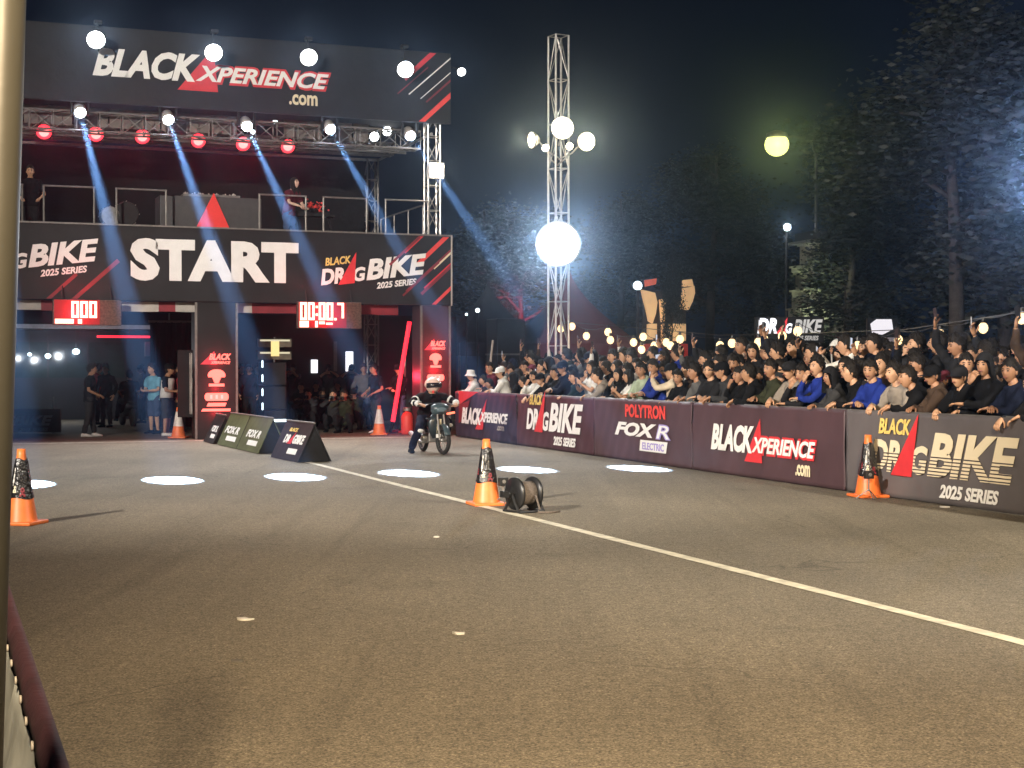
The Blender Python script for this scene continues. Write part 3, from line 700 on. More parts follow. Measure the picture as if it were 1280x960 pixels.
def pale_cone(px, py, label):
    t = cone(px, py, label, 0, False, .70)
    MB().lathe([(.118, .27), (.056, .61)], 24, cap=False).build('white_sleeve', white_m, t, True); return t
pale_cone(223, 547.5, 'orange cone with a white upper sleeve under the gate, near the white vest')
pale_cone(474, 543.5, 'orange cone with a white upper sleeve under the gate, left of the red stick')

# ================================================================== CABLE REEL AND SENSORS
p = ground_at(655, 640)
t = thing('cable_reel', 'black cable reel with grey rope on a low stand in mid-track', 'cable reel', p, math.radians(34))
T = Matrix.Translation((0, 0, .21)) @ Matrix.Rotation(PI / 2, 4, 'Y')
for a in (-.12, .12):
    mb = MB(); mb.lathe([(.04, a - .012), (.18, a - .018), (.185, a), (.18, a + .018), (.04, a + .012)], 32, T)
    mb.build('flange', MA['black'], t, True)
MB().lathe([(.13, -.09), (.137, -.03), (.13, .02), (.136, .09)], 28, T).build('rope_winding', MA['rope'], t, True)
MB().bar((-.3, 0, .21), (.18, 0, .21), .022).build('axle', MA['blackm'], t)
MB().box((-.26, 0, .21), (.07, .08, .07)).build('crank_block', MA['black'], t)
for a in (-.165, .165):
    MB().bar((a, -.14, .015), (a, 0, .21), .016).bar((a, .14, .015), (a, 0, .21), .016).bar((a, -.16, .015), (a, .16, .015), .015).build('side_stand', MA['blackm'], t)
MB().bar((-.165, -.15, .015), (.165, -.15, .015), .015).build('crossbar', MA['blackm'], t)
MB().tube([(.05, -.155, .2), (.07, -.2, .05), (.02, -.24, .015), (.16, -.3, .012), (.3, -.26, .012)], .012, 8).build('rope_end', MA['rope'], t, True)
def sensor(px, py, label, h=.28):
    p = ground_at(px, py); t = thing('timing_sensor', label, 'sensor', p, .3, 'small black timing sensors on tripods')
    bevel(MB().box((0, 0, h), (.11, .07, .10)).build('housing', MA['black'], t), .008)
    MB().lathe([(.025, 0), (.02, .012), (.001, .013)], 14, Matrix.Translation((0, -.035, h)) @ Matrix.Rotation(PI / 2, 4, 'X')).build('lens', MA['steel'], t)
    MB().bar((0, 0, .10), (0, 0, h - .05), .009).build('stem', MA['steel'], t)
    for k in range(3):
        a = 2 * PI * k / 3 + .4; MB().bar((0, 0, .12), (.15 * math.cos(a), .15 * math.sin(a), .008), .007).build('leg', MA['steel'], t)
sensor(629, 632, 'small black timing sensor on a tripod between the cone and the reel')
sensor(1086, 624, 'small black timing sensor on a tripod in front of the right cone', .3)
# stones and scraps on the asphalt
for i, (px, py, s, lab) in enumerate(((306, 775, .04, 'small pale paper scrap lying on the asphalt, left of centre'), (574, 793, .035, 'small white scrap lying on the asphalt below the centre cone'), (545, 672, .02, 'tiny pale chip left of the reel'), (1180, 634, .06, 'flat pale scrap lying at the foot of the nearest panel'), (298, 828, .03, 'small dull leaf scrap lower left of the track'))):
    p = ground_at(px, py); rr = random.Random(i); mb = MB(); n = 7
    pts = [(s * rr.uniform(.6, 1.3) * math.cos(2 * PI * k / n) * 1.3, s * rr.uniform(.6, 1.3) * math.sin(2 * PI * k / n)) for k in range(n)]
    vs = [(x, y, .005 + rr.uniform(0, .01)) for x, y in pts] + [(0, 0, .014)] + [(x * .95, y * .95, .001) for x, y in pts]
    fs = [(k, (k + 1) % n, n) for k in range(n)] + [(n + 1 + k, n + 1 + (k + 1) % n, (k + 1) % n, k) for k in range(n)]
    o = mb.add(vs, fs).build('paper_scrap', white_m if i != 4 else MA['wood']); o.location = p; tag(o, lab, 'litter')

# ================================================================== A-FRAME BOARDS down the middle of the gate
RD = math.atan2(-.933, .36)                    # local x runs along the lane towards the camera
def aframe(pa, pb, h, hw, m, label, deco):
    a, b = ground_at(*pa), ground_at(*pb); ln = (b - a).length; rz = math.atan2(b.y - a.y, b.x - a.x)
    t = thing('a_frame_board', label, 'a-frame board', a, rz, 'tent-shaped lane boards')
    # cross-section in y: left face at y=0 leaning to the ridge at y=-? (far side positive v)
    Lf = MB(); th = .02
    def face(s, name):
        y0, y1 = (0, hw) if s < 0 else (2 * hw, hw)
        mb = MB(); mb.add([(0, y0, .01), (ln, y0, .01), (ln, y1, h), (0, y1, h), (0, y0 + .02 * -s, .01), (ln, y0 + .02 * -s, .01), (ln, y1 + .004 * -s, h - .02), (0, y1 + .004 * -s, h - .02)],
            [(0, 1, 2, 3), (7, 6, 5, 4), (0, 4, 5, 1), (1, 5, 6, 2), (2, 6, 7, 3), (3, 7, 4, 0)]); return mb.build(name, MA[m], t)
    f1 = face(-1, 'side_panel'); face(1, 'side_panel')
    MB().add([(ln - .03, .03, .01), (ln - .03, 2 * hw - .03, .01), (ln - .03, hw, h - .03), (ln - .05, .03, .01), (ln - .05, 2 * hw - .03, .01), (ln - .05, hw, h - .03)], [(0, 1, 2), (5, 4, 3), (0, 3, 4, 1), (1, 4, 5, 2), (2, 5, 3, 0)]).build('open_end_shade', MA['cloth'], t)  # dark sheet standing for the shade inside the open end
    MB().bar((-.01, hw, h + .005), (ln + .01, hw, h + .005), .016).build('ridge_pole', MA['steel'], t)
    ang = math.atan2(h, hw); 
    def place(o):                               # lettering laid out in xz is tipped onto the leaning face
        o.rotation_euler = (-(PI / 2 - ang), 0, 0); o.location = (0, 0, .01)
    for fn in deco: fn(f1, ln, math.hypot(h, hw), place)
    return t
def d_fox(x0, x1, top=.62):
    def fn(f, ln, L, place):
        place(letters(f, 'FOX R', ln * x0, ln * x1, L * .38, L * .60, -.006, MA['white'], .045, .25))
        place(shape(f, [(ln * (x0 + (x1 - x0) * .3), L * .17), (ln * x1, L * .17), (ln * x1, L * .31), (ln * (x0 + (x1 - x0) * .3), L * .31)], -.004, MA['white']))
    return fn
def d_seam(x):
    return lambda f, ln, L, place: place(MB().b2((ln * x - .012, -.006, .0), (ln * x + .012, -.001, L)).build('seam', MA['blackm'], f))
def d_bike(f, ln, L, place):
    place(letters(f, 'BLACK', ln * .28, ln * .58, L * .72, L * .82, -.006, MA['yellow'], .035, .2))
    place(letters(f, 'DR', ln * .22, ln * .42, L * .42, L * .64, -.006, MA['white'], .045, .2))
    place(shape(f, [(ln * .38, L * .40), (ln * .52, L * .40), (ln * .55, L * .72)], -.009, MA['red']))
    place(letters(f, 'GBIKE', ln * .54, ln * .92, L * .42, L * .66, -.006, MA['white'], .045, .2))
    place(shape(f, [(ln * .5, L * .16), (ln * .82, L * .16), (ln * .82, L * .3), (ln * .5, L * .3)], -.004, MA['white']))
def d_stripe(f, ln, L, place): place(shape(f, [(ln * .1, L * .93), (ln * .5, L * .93), (ln * .42, L * .8), (ln * .15, L * .8)], -.004, MA['orange']))
aframe((338, 572), (372, 578.5), .66, .30, 'vinyl', 'black A-frame board with DRAGBIKE lettering, nearest of the lane boards', [d_bike])
aframe((271, 556), (322, 567.5), .66, .30, 'olive', 'long olive A-frame board with FOX lettering, middle of the lane boards', [d_fox(.06, .40), d_fox(.60, .9), d_seam(.5)])
aframe((254, 552), (266, 555.5), .6, .28, 'vinyl', 'black A-frame board behind the olive one at the column foot', [d_fox(.3, .85)])
# low banner board on the far left
x0, x1 = at(8, 525, 37), at(76, 525, 37); t = thing('banner_board', 'low dark red board with BIKE lettering at the far left behind the post', 'board', (x0.x - 1.3, 37, 0), 0)
ln = x1.x - x0.x + 1.3
b = MB().b2((0, 0, .03), (ln, .05, at(0, 511, 37).z)).build('panel', mat('brown_red_vinyl', (.11, .045, .035), .5, var=.3, scale=2), t)
xx = lambda px: at(px, 525, 37).x - (x0.x - 1.3); zz = lambda py: at(40, py, 37).z
letters(b, 'GBIKE', xx(2), xx(66), zz(532), zz(519), -.006, MA['panel'], .04, .28); letters(b, '2025 SERIES', xx(24), xx(60), zz(539), zz(534.5), -.006, MA['panel'], .03, .25)
for a in (.2, ln - .2): MB().bar((a, .06, 0), (a, .06, .9), .02).build('leg', MA['steel'], t)

# ================================================================== LIGHT TOWER
tp = at(698, 440, 34); TX, TY = tp.x, 34.0
tw = thing('light_tower', 'tall aluminium truss tower rising behind the crowd', 'truss tower', (TX, TY, 0), .5)
hT = at(698, 45, 34).z
truss((0, 0, .12), (0, 0, hT), .33, .95, .026, .012).build('truss', MA['alu'], tw)
MB().b2((-.5, -.5, 0), (.5, .5, .12)).build('base_plate', MA['steel'], tw)
def tower_lamp(px, py, r, label, d, m, dy=-.3):
    p = at(px, py, 34 + dy); f = thing('tower_floodlight', label, 'floodlight', p, 0, 'floodlights clamped to the light tower')
    T = V(d).normalized().to_track_quat('Z', 'Y').to_matrix().to_4x4()
    MB().lathe([(r * .4, -r * 1.0), (r * .7, -r * .7), (r * 1.08, -.02), (r * 1.08, .02), (r * .98, .02)], 28, T, cap=False).build('housing', MA['alu'], f, True)
    MB().lathe([(r * 1.0, .0), (r * .8, r * .12), (r * .4, r * .22), (.004, r * .25)], 28, T, cap=False).build('lens', m, f, True)
    q = V((TX, TY, p.z - .35)) - p
    MB().tube([T @ V((0, 0, -r * .8)), T @ V((0, 0, -r * .8)) + q * .4 + V((0, 0, -.1)), q], .018, 6).build('bracket', MA['alu'], f, True)
    return p
p = tower_lamp(698, 305, .47, 'round white floodlight, lens widened to its glare, in the middle of the tower', (-.12, -1, -.12), GL['flood'], -.55)  # lens built as wide as the glare round this lamp
spot(p + V((-.06, -.42, -.04)), p + V((-.3, -10, .2)), 900, 40, (.93, .97, 1), .2, 1)
spot(p + V((-.06, -.6, -.1)), (1.5, 12, 0), 700, 120, (.93, .97, 1), .2, .6)
for px, py, r, lab, d in ((703, 160, .24, 'large warm floodlight at the centre of the upper tower cluster', (.05, -1, -.15)), (733, 177, .2, 'warm floodlight on the right of the upper tower cluster', (.45, -1, -.15)), (665, 175, .17, 'warm floodlight seen from the side on the left of the tower cluster', (-1, -.55, -.1))):
    p = tower_lamp(px, py, r, lab, d, GL['warm']); point(p + V(d).normalized() * .3, 40, (1, .84, .52), .1); spot(p + V(d).normalized() * .14 + V((0, -.1, 0)), p + V(d).normalized() * .14 + V((0, -.1, 0)) + V((d[0] * .3 - .03, -1, -.15)) * 1.0, 170, 44, (1, .80, .46), .1, 1)
for px, py, lab in ((682, 185, 'small warm lamp below the left floodlight of the tower cluster'), (712, 183, 'small warm lamp low between the tower cluster floodlights')):
    tower_lamp(px, py, .08, lab, (-.2, -1, 0), GL['warm'])

# ================================================================== STREET LAMP, STRING LIGHTS
p = at(971, 181, 62); t = thing('street_lamp', 'tall street lamp with a yellow-green glow above the dark trees', 'street lamp', (p.x + 1.6, 62, 0))
MB().bar((0, 0, 0), (0, 0, p.z - .5), .09, .05, 10).build('pole', MA['blackm'], t)
MB().tube([(0, 0, p.z - .5), (-.2, 0, p.z + .1), (-.9, 0, p.z + .35), (-1.5, 0, p.z + .3)], .035, 8).build('arm', MA['blackm'], t)
MB().lathe([(.1, .32), (.42, .2), (.46, .0)], 20, Matrix.Translation((-1.6, 0, p.z + .27)), cap=False).build('lamp_head', MA['steel'], t, True)
MB().ball((-1.6, 0, p.z), (.5, .5, .47), 20).build('globe', GL['green'], t, True)
point(p + V((0, -.9, 0)), 60, (.95, 1, .30), .3); spot(p + V((0, -.9, 0)), p + V((-6, -40, -5)), 420, 36, (1, .95, .24), .3, 1)
p = at(984, 284, 62); point(p + V((0, -.3, 0)), 60, (.9, .95, 1), .1)
t = thing('wall_lamp', 'small white lamp on a dark pole left of the pale tower', 'lamp', (p.x, 62, 0)); MB().bar((0, .2, 0), (0, .2, p.z), .05).build('pole', MA['blackm'], t)
MB().ball((0, 0, p.z), .16, 14).build('globe', GL['cool'], t, True)

BULBS = [(701, 411), (715, 408), (733, 420), (760, 415), (763, 425), (792, 428), (804, 421), (818, 432), (802, 437), (833, 428), (850, 424), (838, 432), (900, 432), (915, 429), (926, 431), (946, 437), (948, 428), (955, 424), (978, 420), (997, 414), (1050, 432), (1072, 432), (1090, 430), (1123, 425), (1175, 418), (1229, 410), (1277, 398), (1310, 388)]
t = thing('string_lights', 'sagging wires of warm round bulbs strung over the crowd', 'string lights', BAR.w(10, 4.2, 0), 0)
o0 = t.location; last = None; wire = MB()
Yb = lambda px: 38 - (px - 700) * (38 - 21) / 600
pts = []
for px, py in BULBS:
    p = at(px, py, Yb(px)) - o0; r = .085 if px < 1000 else .075
    MB().ball(p, (r, r, r * 1.15), 12).build('bulb', GL['bulb'], t, True)
    MB().bar(p + V((0, 0, r)), p + V((0, 0, r + .08)), .03, n=8).build('socket', MA['black'], t)
    pts.append(p + V((0, 0, r + .08)))
    if len(pts) % 3 == 0: point(p + o0 + V((0, -.25, -.1)), 14, (1, .7, .36), .06)
sp = sorted(pts, key=lambda q: q.x); path = []
for i in range(len(sp) - 1):
    for k in range(6):
        a = k / 6; path.append(sp[i].lerp(sp[i + 1], a) - V((0, 0, .05 * math.sin(PI * a))))
MB().tube(path, .006, 5).build('wire', MA['black'], t)
MB().tube([at(700, 402, 38) - o0, at(800, 410, 36) - o0, at(900, 419, 33) - o0, at(1000, 417, 30) - o0, at(1130, 412, 26) - o0, at(1290, 388, 21) - o0], .008, 5).build('wire', MA['black'], t)
pw = at(1310, 388, 21); MB().bar((pw.x - o0.x, pw.y - o0.y, 0), (pw.x - o0.x, pw.y - o0.y, pw.z), .04).build('pole', MA['blackm'], t)

# ================================================================== NEAR POST AND NEAR BARRIER (left edge)
pt_ = at(15, 0, 1.55); pbm = at(-14, 958, 1.55)
d = (pbm - pt_).normalized(); tpz = pt_ - d * 1.3; bt = pbm + d * ((pbm.z) / -d.z)
t = thing('tent_post', 'pale cream post standing close at the left edge', 'post', (bt.x, bt.y, 0))
o = V((bt.x, bt.y, 0)); off = V((-.0085, 0, 0))
MB().bar(off, tpz - o + off, .022, n=28).build('shaft', MA['post'], t, True)
MB().box((-.01, 0, .004), (.14, .14, .008)).build('foot_plate', MA['steel'], t)
nb0 = at(8, 740, 3.72); nb1 = at(76, 962, 2.085)
nb0.z = nb1.z = 1.05; dr = (nb1 - nb0).normalized(); nb1 = nb1 + dr * .8; nb0 = nb0 - dr * 1.6
ln = (nb1 - nb0).length; rz = math.atan2(dr.y, dr.x)
t = thing('near_barrier', 'nearest barrier at lower left with maroon hem and glossy white backing', 'barrier', (nb0.x, nb0.y, 0), rz)
backing = mat('glossy_white_backing', (.55, .58, .58), .3, var=.4, scale=3, bump=.5, bscale=6)
nx, nz = 60, 14; vs = []; fs = []; rr = random.Random(3)
for j in range(nz + 1):
    z = 1.05 - 1.0 * j / nz
    for i in range(nx + 1):
        x = ln * i / nx; s = min(1, j / 3)
        y = -.01 - s * (.03 + .02 * math.sin(x * 9 + z * 3) + .012 * math.sin(x * 23 - z * 7)) - .05 * (j / nz)
        vs.append((x, y, z))
for j in range(nz):
    for i in range(nx):
        a = j * (nx + 1) + i; fs.append((a, a + nx + 1, a + nx + 2, a + 1))
MB().add(vs, fs).build('backing', backing, t, True).modifiers.new('t', 'SOLIDIFY').thickness = .003
vs = []; fs = []
hem = [(.012, .985), (.016, 1.03), (.010, 1.056), (-.008, 1.056), (-.018, 1.036), (-.023, 1.016)]
for i in range(nx + 1):
    x = ln * i / nx; wv_ = .006 * math.sin(x * 15) + .003 * math.sin(x * 41)
    for y, z in hem: vs.append((x, y + wv_ * (1.05 - z) * 8, z + (wv_ * .8 if z < 1 else wv_ * .15)))
for i in range(nx):
    for k in range(5): a = i * 6 + k; fs.append((a, a + 1, a + 7, a + 6))
hm = MB().add(vs, fs).build('hem', mat('maroon_hem', (.05, .017, .027), .7, var=.3, scale=8, bump=.4, bscale=14), t, True); hm.modifiers.new('t', 'SOLIDIFY').thickness = .002
i = 0
for k in range(int(ln / .17)):
    x = .08 + .17 * k; T = Matrix.Translation((x, -.026, 1.034)) @ Matrix.Rotation(PI / 2, 4, 'X')
    MB().lathe([(.004, -.002), (.007, -.002), (.008, .001), (.007, .002), (.004, .002)], 14, T, cap=False).build('eyelet', MA['panel'], t, True)
MB().bar((0, 0, 1.03), (ln, 0, 1.03), .012).bar((.02, 0, 0), (.02, 0, 1.03), .012).bar((ln - .02, 0, 0), (ln - .02, 0, 1.03), .012).build('frame', MA['steel'], t)
# ================================================================== PEOPLE
skinm = mat('skin', (.5, .3, .2), .55, var=.12, scale=20, objcol=True)
clothm = mat('garment', (.1, .1, .1), .9, var=.22, scale=7, bump=.6, bscale=14, objcol=True, spec=.12)
hairm = mat('hair', (.01, .008, .007), .6, var=.4, scale=30, bump=.9, bscale=60, objcol=True, spec=.2)
eyem = mat('eye_dark', (.02, .015, .012), .3, var=0); lipm = mat('lips', (.30, .11, .09), .5, var=0); browm = mat('brow', (.018, .013, .01), .7, var=0)
PM = [skinm, eyem, lipm, browm]

def remeshed(mb, vox, name):
    me = mb.mesh('shell'); o = bpy.data.objects.new('shell', me); C.objects.link(o)
    m = o.modifiers.new('r', 'REMESH'); m.mode = 'VOXEL'; m.voxel_size = vox; m.use_smooth_shade = True
    s = o.modifiers.new('s', 'SMOOTH'); s.factor = .5; s.iterations = 3
    r = bpy.data.meshes.new_from_object(o.evaluated_get(bpy.context.evaluated_depsgraph_get()))
    bpy.data.objects.remove(o); bpy.data.meshes.remove(me); r.name = name
    r.polygons.foreach_set('use_smooth', [True] * len(r.polygons)); return r

def head_mb():
    mb = MB(); n, m = 26, 20; vs = []; mi = []
    for i in range(m + 1):
        b = PI * min(max(i / m, .012), .988)
        for k in range(n):
            a = 2 * PI * k / n; x, y, z = math.sin(b) * math.sin(a), math.sin(b) * math.cos(a), -math.cos(b)
            X, Yv, Z = x, y, z
            if z < .1:
                t = (.1 - z) / 1.1; X *= 1 - .30 * t ** 1.1; Yv *= (1 - .18 * t) if y > 0 else (1 - .45 * t)
            if y > 0:
                g = lambda cx, cz, sx, sz: math.exp(-((x - cx) / sx) ** 2 - ((z - cz) / sz) ** 2)
                Yv += .27 * g(0, -.24, .13, .12) + .15 * g(0, -.05, .10, .16) - .09 * (g(.36, .06, .2, .13) + g(-.36, .06, .2, .13)) + .05 * (g(.33, .26, .3, .09) + g(-.33, .26, .3, .09))
                Yv += .09 * g(0, -.52, .26, .09) - .04 * g(0, -.67, .2, .06) + .10 * g(0, -.86, .25, .14)
            vs.append((X * .076, Yv * .096, Z * .113))
    fs = []; ms = []
    for i in range(m):
        for k in range(n):
            fs.append((i * n + k, i * n + (k + 1) % n, (i + 1) * n + (k + 1) % n, (i + 1) * n + k))
    fs = [tuple(reversed(f)) for f in fs]
    mb.add(vs, fs)
    for s in (-1, 1):
        mb.ball((s * .028, .083, .006), (.014, .009, .0075), 8, mi=1)
        mb.tube([(s * .012, .094, .024), (s * .03, .093, .03), (s * .048, .080, .024)], [.004, .005, .003], 5, mi=3)
        mb.ball((s * .077, -.006, -.004), (.010, .020, .033), 8)
    mb.tube([(-.024, .086, -.062), (-.01, .096, -.060), (.01, .096, -.060), (.024, .086, -.062)], [.004, .0065, .0065, .004], 6, mi=2)
    return mb
HEAD = head_mb()
def hand_mb(side, curl):
    mb = MB()
    mb.loft([((0, -.015, 0), (1, 0, 0), (0, 0, 1), .026, .02), ((0, .02, 0), (1, 0, 0), (0, 0, 1), .036, .019), ((0, .065, -.002), (1, 0, 0), (0, 0, 1), .042, .016), ((0, .095, -.004), (1, 0, 0), (0, 0, 1), .038, .012)], 10)
    for i, (x, l) in enumerate(((-.03, .058), (-.010, .074), (.011, .080), (.031, .070))):
        if side < 0: x = -x
        p = V((x, .088, -.004)); a = .25 * curl; pts = [p]
        for f in (.45, .32, .23):
            p = p + V((x * .12 * f, math.cos(a), -math.sin(a))).normalized() * l * f; pts.append(p); a += .75 * curl
        mb.tube(pts, [.0105, .0098, .009, .007], 6)
    t = V((.030 * side, .015, -.004)); d1 = V((.75 * side, .65, -.25 - .3 * curl)).normalized(); p1 = t + d1 * .038; p2 = p1 + V((.25 * side, .9, -.3 - .4 * curl)).normalized() * .03; p3 = p2 + V((.0, .95, -.3 - .5 * curl)).normalized() * .024
    mb.tube([t, p1, p2, p3], [.014, .0125, .011, .008], 6); return mb

def xform(mb, T): 
    o = MB(); o.v = [tuple(T @ V(v)) for v in mb.v]; o.f = list(mb.f); o.m = list(mb.m); return o

class Fig: pass
def figure(name, lean=0, droop=0, crumple=1, hip=.90, hipf=0, pelvis_tilt=0, arms=None, legs=None, yaw=0, pitch=0, roll=0, neckf=.02, sleeve='long', curl=(.5, .5), shorts=False, palm=(None, None), twist=0):
    """Pose given in metres, facing +Y; arms = ((left elbow hint, left wrist), (right ...)); legs = ((knee, ankle) x2) with y forward."""
    f = Fig(); up = V((0, 0, 1)); X = V((1, 0, 0))
    P = V((0, hipf, hip)); body = MB(); shirt = MB(); tro = MB(); tr_t = twist
    rings = []; pos = P.copy() - V((0, 0, .07)); hprev = -.07
    prof = [(-.07, .12, .09), (0, .165, .112), (.08, .162, .108), (.17, .148, .100), (.28, .158, .108), (.38, .180, .114), (.45, .176, .102), (.495, .12, .078), (.53, .058, .058)]
    frames = {}
    for h, rx, ry in prof:
        t = min(1, max(0, (h + .02) / .36)); ang = pelvis_tilt + (lean - pelvis_tilt) * t
        D = V((0, math.sin(ang), math.cos(ang))); pos = pos + D * (h - hprev); hprev = h
        tw = tr_t * t; XX = V((math.cos(tw), math.sin(tw), 0)); YY = D.cross(XX).normalized()
        rings.append((pos.copy(), XX, YY, rx, ry)); frames[h] = (pos.copy(), D, XX, YY)
    body.loft(rings, 18)
    sh = [(c, a, b, rx + .020 - (.012 if i > 6 else 0), ry + .022 - (.012 if i > 6 else 0)) for i, (c, a, b, rx, ry) in enumerate(rings)]
    c0, a0, b0, rx0, ry0 = sh[1]; sh[0] = (sh[0][0] - V((0, 0, .02)), a0, b0, rx0 + .005, ry0 + .005); shirt.loft(sh, 18)
    tro.loft([(rings[0][0] - V((0, 0, .03)), X, V((0, 1, 0)), .10, .09), (rings[1][0] - V((0, 0, .02)), X, V((0, 1, 0)), .178, .124), (rings[2][0], rings[2][1], rings[2][2], .172, .118)], 16)
    pc, D, XX, YY = frames[.45]; nk, Dn, _, _ = frames[.53]
    nd = (Dn + V((0, 0, .6))).normalized() if lean > .25 else (Dn + V((0, .15, .2))).normalized()
    hb = nk + nd * .040; body.tube([nk - nd * .05, nk + nd * .02, hb + nd * .03], [.066, .056, .052], 12)
    hc = hb + nd * .086 + V((0, neckf, .012))
    H = Matrix.Translation(hc) @ Matrix.Scale(1.05, 4) @ Matrix.Rotation(yaw, 4, 'Z') @ Matrix.Rotation(pitch, 4, 'X') @ Matrix.Rotation(roll, 4, 'Y'); f.H = H
    f.wr = []; f.arm = []
    hands = []
    for s, (hint, wr) in zip((-1, 1), arms):
        S0 = frames[.38][0] + (frames[.45][0] - frames[.38][0]) * .9 + XX * (s * .186); wr = V(wr); L1, L2 = .285, .245
        d = wr - S0; L = d.length
        if L > L1 + L2 - .005: wr = S0 + d.normalized() * (L1 + L2 - .005); d = wr - S0; L = d.length
        a = (L1 * L1 - L2 * L2 + L * L) / (2 * L); hh = math.sqrt(max(L1 * L1 - a * a, 0)); u = d.normalized()
        hv = V(hint); hv = (hv - u * hv.dot(u)); hv = hv.normalized() if hv.length > 1e-4 else V((0, 0, -1))
        E = S0 + u * a + hv * hh
        body.tube([S0 - XX * (s * .05), S0, S0.lerp(E, .5), E, E.lerp(wr, .35), wr], [.055, .056, .047, .038, .040, .026], 12)
        k = 1 if sleeve == 'long' else .0
        if sleeve == 'long': shirt.tube([S0 - XX * (s * .06), S0, S0.lerp(E, .5), E, E.lerp(wr, .4), E.lerp(wr, .93)], [.070, .074, .064, .056, .054, .042], 12)
        else: shirt.tube([S0 - XX * (s * .06), S0, S0.lerp(E, .75)], [.070, .074, .068], 12)
        i = 0 if s < 0 else 1; fd = ((wr - E).normalized() + V((0, .15, -1)) * droop).normalized(); pn = palm[i]; pn = V(pn) if pn else V((0, 0, -1))
        if abs(pn.normalized().dot(fd)) > .95: pn = V((-s, 0, 0))
        z = -(pn - fd * pn.dot(fd)).normalized(); x = fd.cross(z).normalized()
        T = Matrix((( x.x, fd.x, z.x, wr.x), (x.y, fd.y, z.y, wr.y), (x.z, fd.z, z.z, wr.z), (0, 0, 0, 1)))
        hands.append(xform(hand_mb(-s, curl[i]), T)); f.wr.append((wr, fd, x, z)); f.arm.append((S0, E, wr))
    legs = legs or (((-.1, .02, .48), (-.11, -.02, .07)), ((.1, .02, .48), (.11, .0, .07)))
    shoes = MB()
    for s, (kn, an) in zip((-1, 1), legs):
        hj = P + V((s * .085, 0, -.03)); kn, an = V(kn), V(an)
        body.tube([hj + V((0, 0, .05)), hj, hj.lerp(kn, .5), kn, kn.lerp(an, .35), an, an - (kn - an).normalized() * .03], [.085, .09, .075, .056, .057, .036, .036], 12)
        e = kn.lerp(an, .15 if shorts else .97)
        if shorts: tro.tube([hj + V((0, 0, .05)), hj, hj.lerp(kn, .5), kn, e], [.10, .107, .097, .088, .092], 12)
        else: tro.tube([hj + V((0, 0, .05)), hj, hj.lerp(kn, .5), kn, kn.lerp(an, .4), e], [.10, .105, .092, .074, .072, .062], 12)
        tx = 0.15 * s
        body.loft([(an + V((-.0, -.035, -.045)), X, up, .03, .03), (an + V((0, .05, -.05)), X, up, .035, .03), (an + V((tx * .1, .13, -.055)), X, up, .035, .02)], 8)
        shoes.loft([(an + V((0, -.065, -.035)), X, up, .034, .035), (an + V((0, -.02, -.02)), X, up, .043, .05), (an + V((0, .06, -.028)), X, up, .046, .042), (an + V((tx * .1, .14, -.042)), X, up, .048, .028), (an + V((tx * .14, .185, -.048)), X, up, .034, .018)], 12)
    bm_ = remeshed(body, .021, name)
    # head and hands join the remeshed body in one mesh
    j = MB(); j.v = [tuple(v.co) for v in bm_.vertices]; j.f = [tuple(p.vertices) for p in bm_.polygons]; j.m = [0] * len(j.f)
    bpy.data.meshes.remove(bm_)
    for part in [xform(HEAD, H)] + hands: j.add(part.v, part.f); j.m[-len(part.f):] = part.m
    me = j.mesh('body', True)
    for m in PM: me.materials.append(m)
    if sleeve == 'long':                       # collar or hood roll round the neck
        cc_ = nk - nd * .012; ring = [cc_ + XX * (.082 * math.cos(2 * PI * q / 12)) + nd.cross(XX) * (.085 * math.sin(2 * PI * q / 12)) + nd * (.022 * math.sin(2 * PI * q / 12 + PI)) for q in range(13)]
        shirt.tube(ring, [.026 + (.012 if 6 < q < 12 else 0) for q in range(13)], 8)
    f.body = me; f.shirt = remeshed(shirt, .021, 'top'); f.shirt.materials.append(clothm)
    f.tro = remeshed(tro, .024, 'trousers'); f.tro.materials.append(clothm)
    f.shoes = shoes.mesh('shoes', True); f.shoes.materials.append(clothm)
    # a slight crumple on the garments
    for me in (f.shirt, f.tro):
        rr = [random.uniform(0, 6) for _ in range(4)]
        for v in me.vertices:
            q = v.co; k = crumple * (.007 * math.sin(q.z * 26 + q.x * 15 + rr[0]) * math.sin(q.y * 19 + q.x * 9 + rr[2]) + .005 * math.sin(q.x * 47 + q.z * 38 + q.y * 22 + rr[1]))
            v.co += v.normal * k
    return f

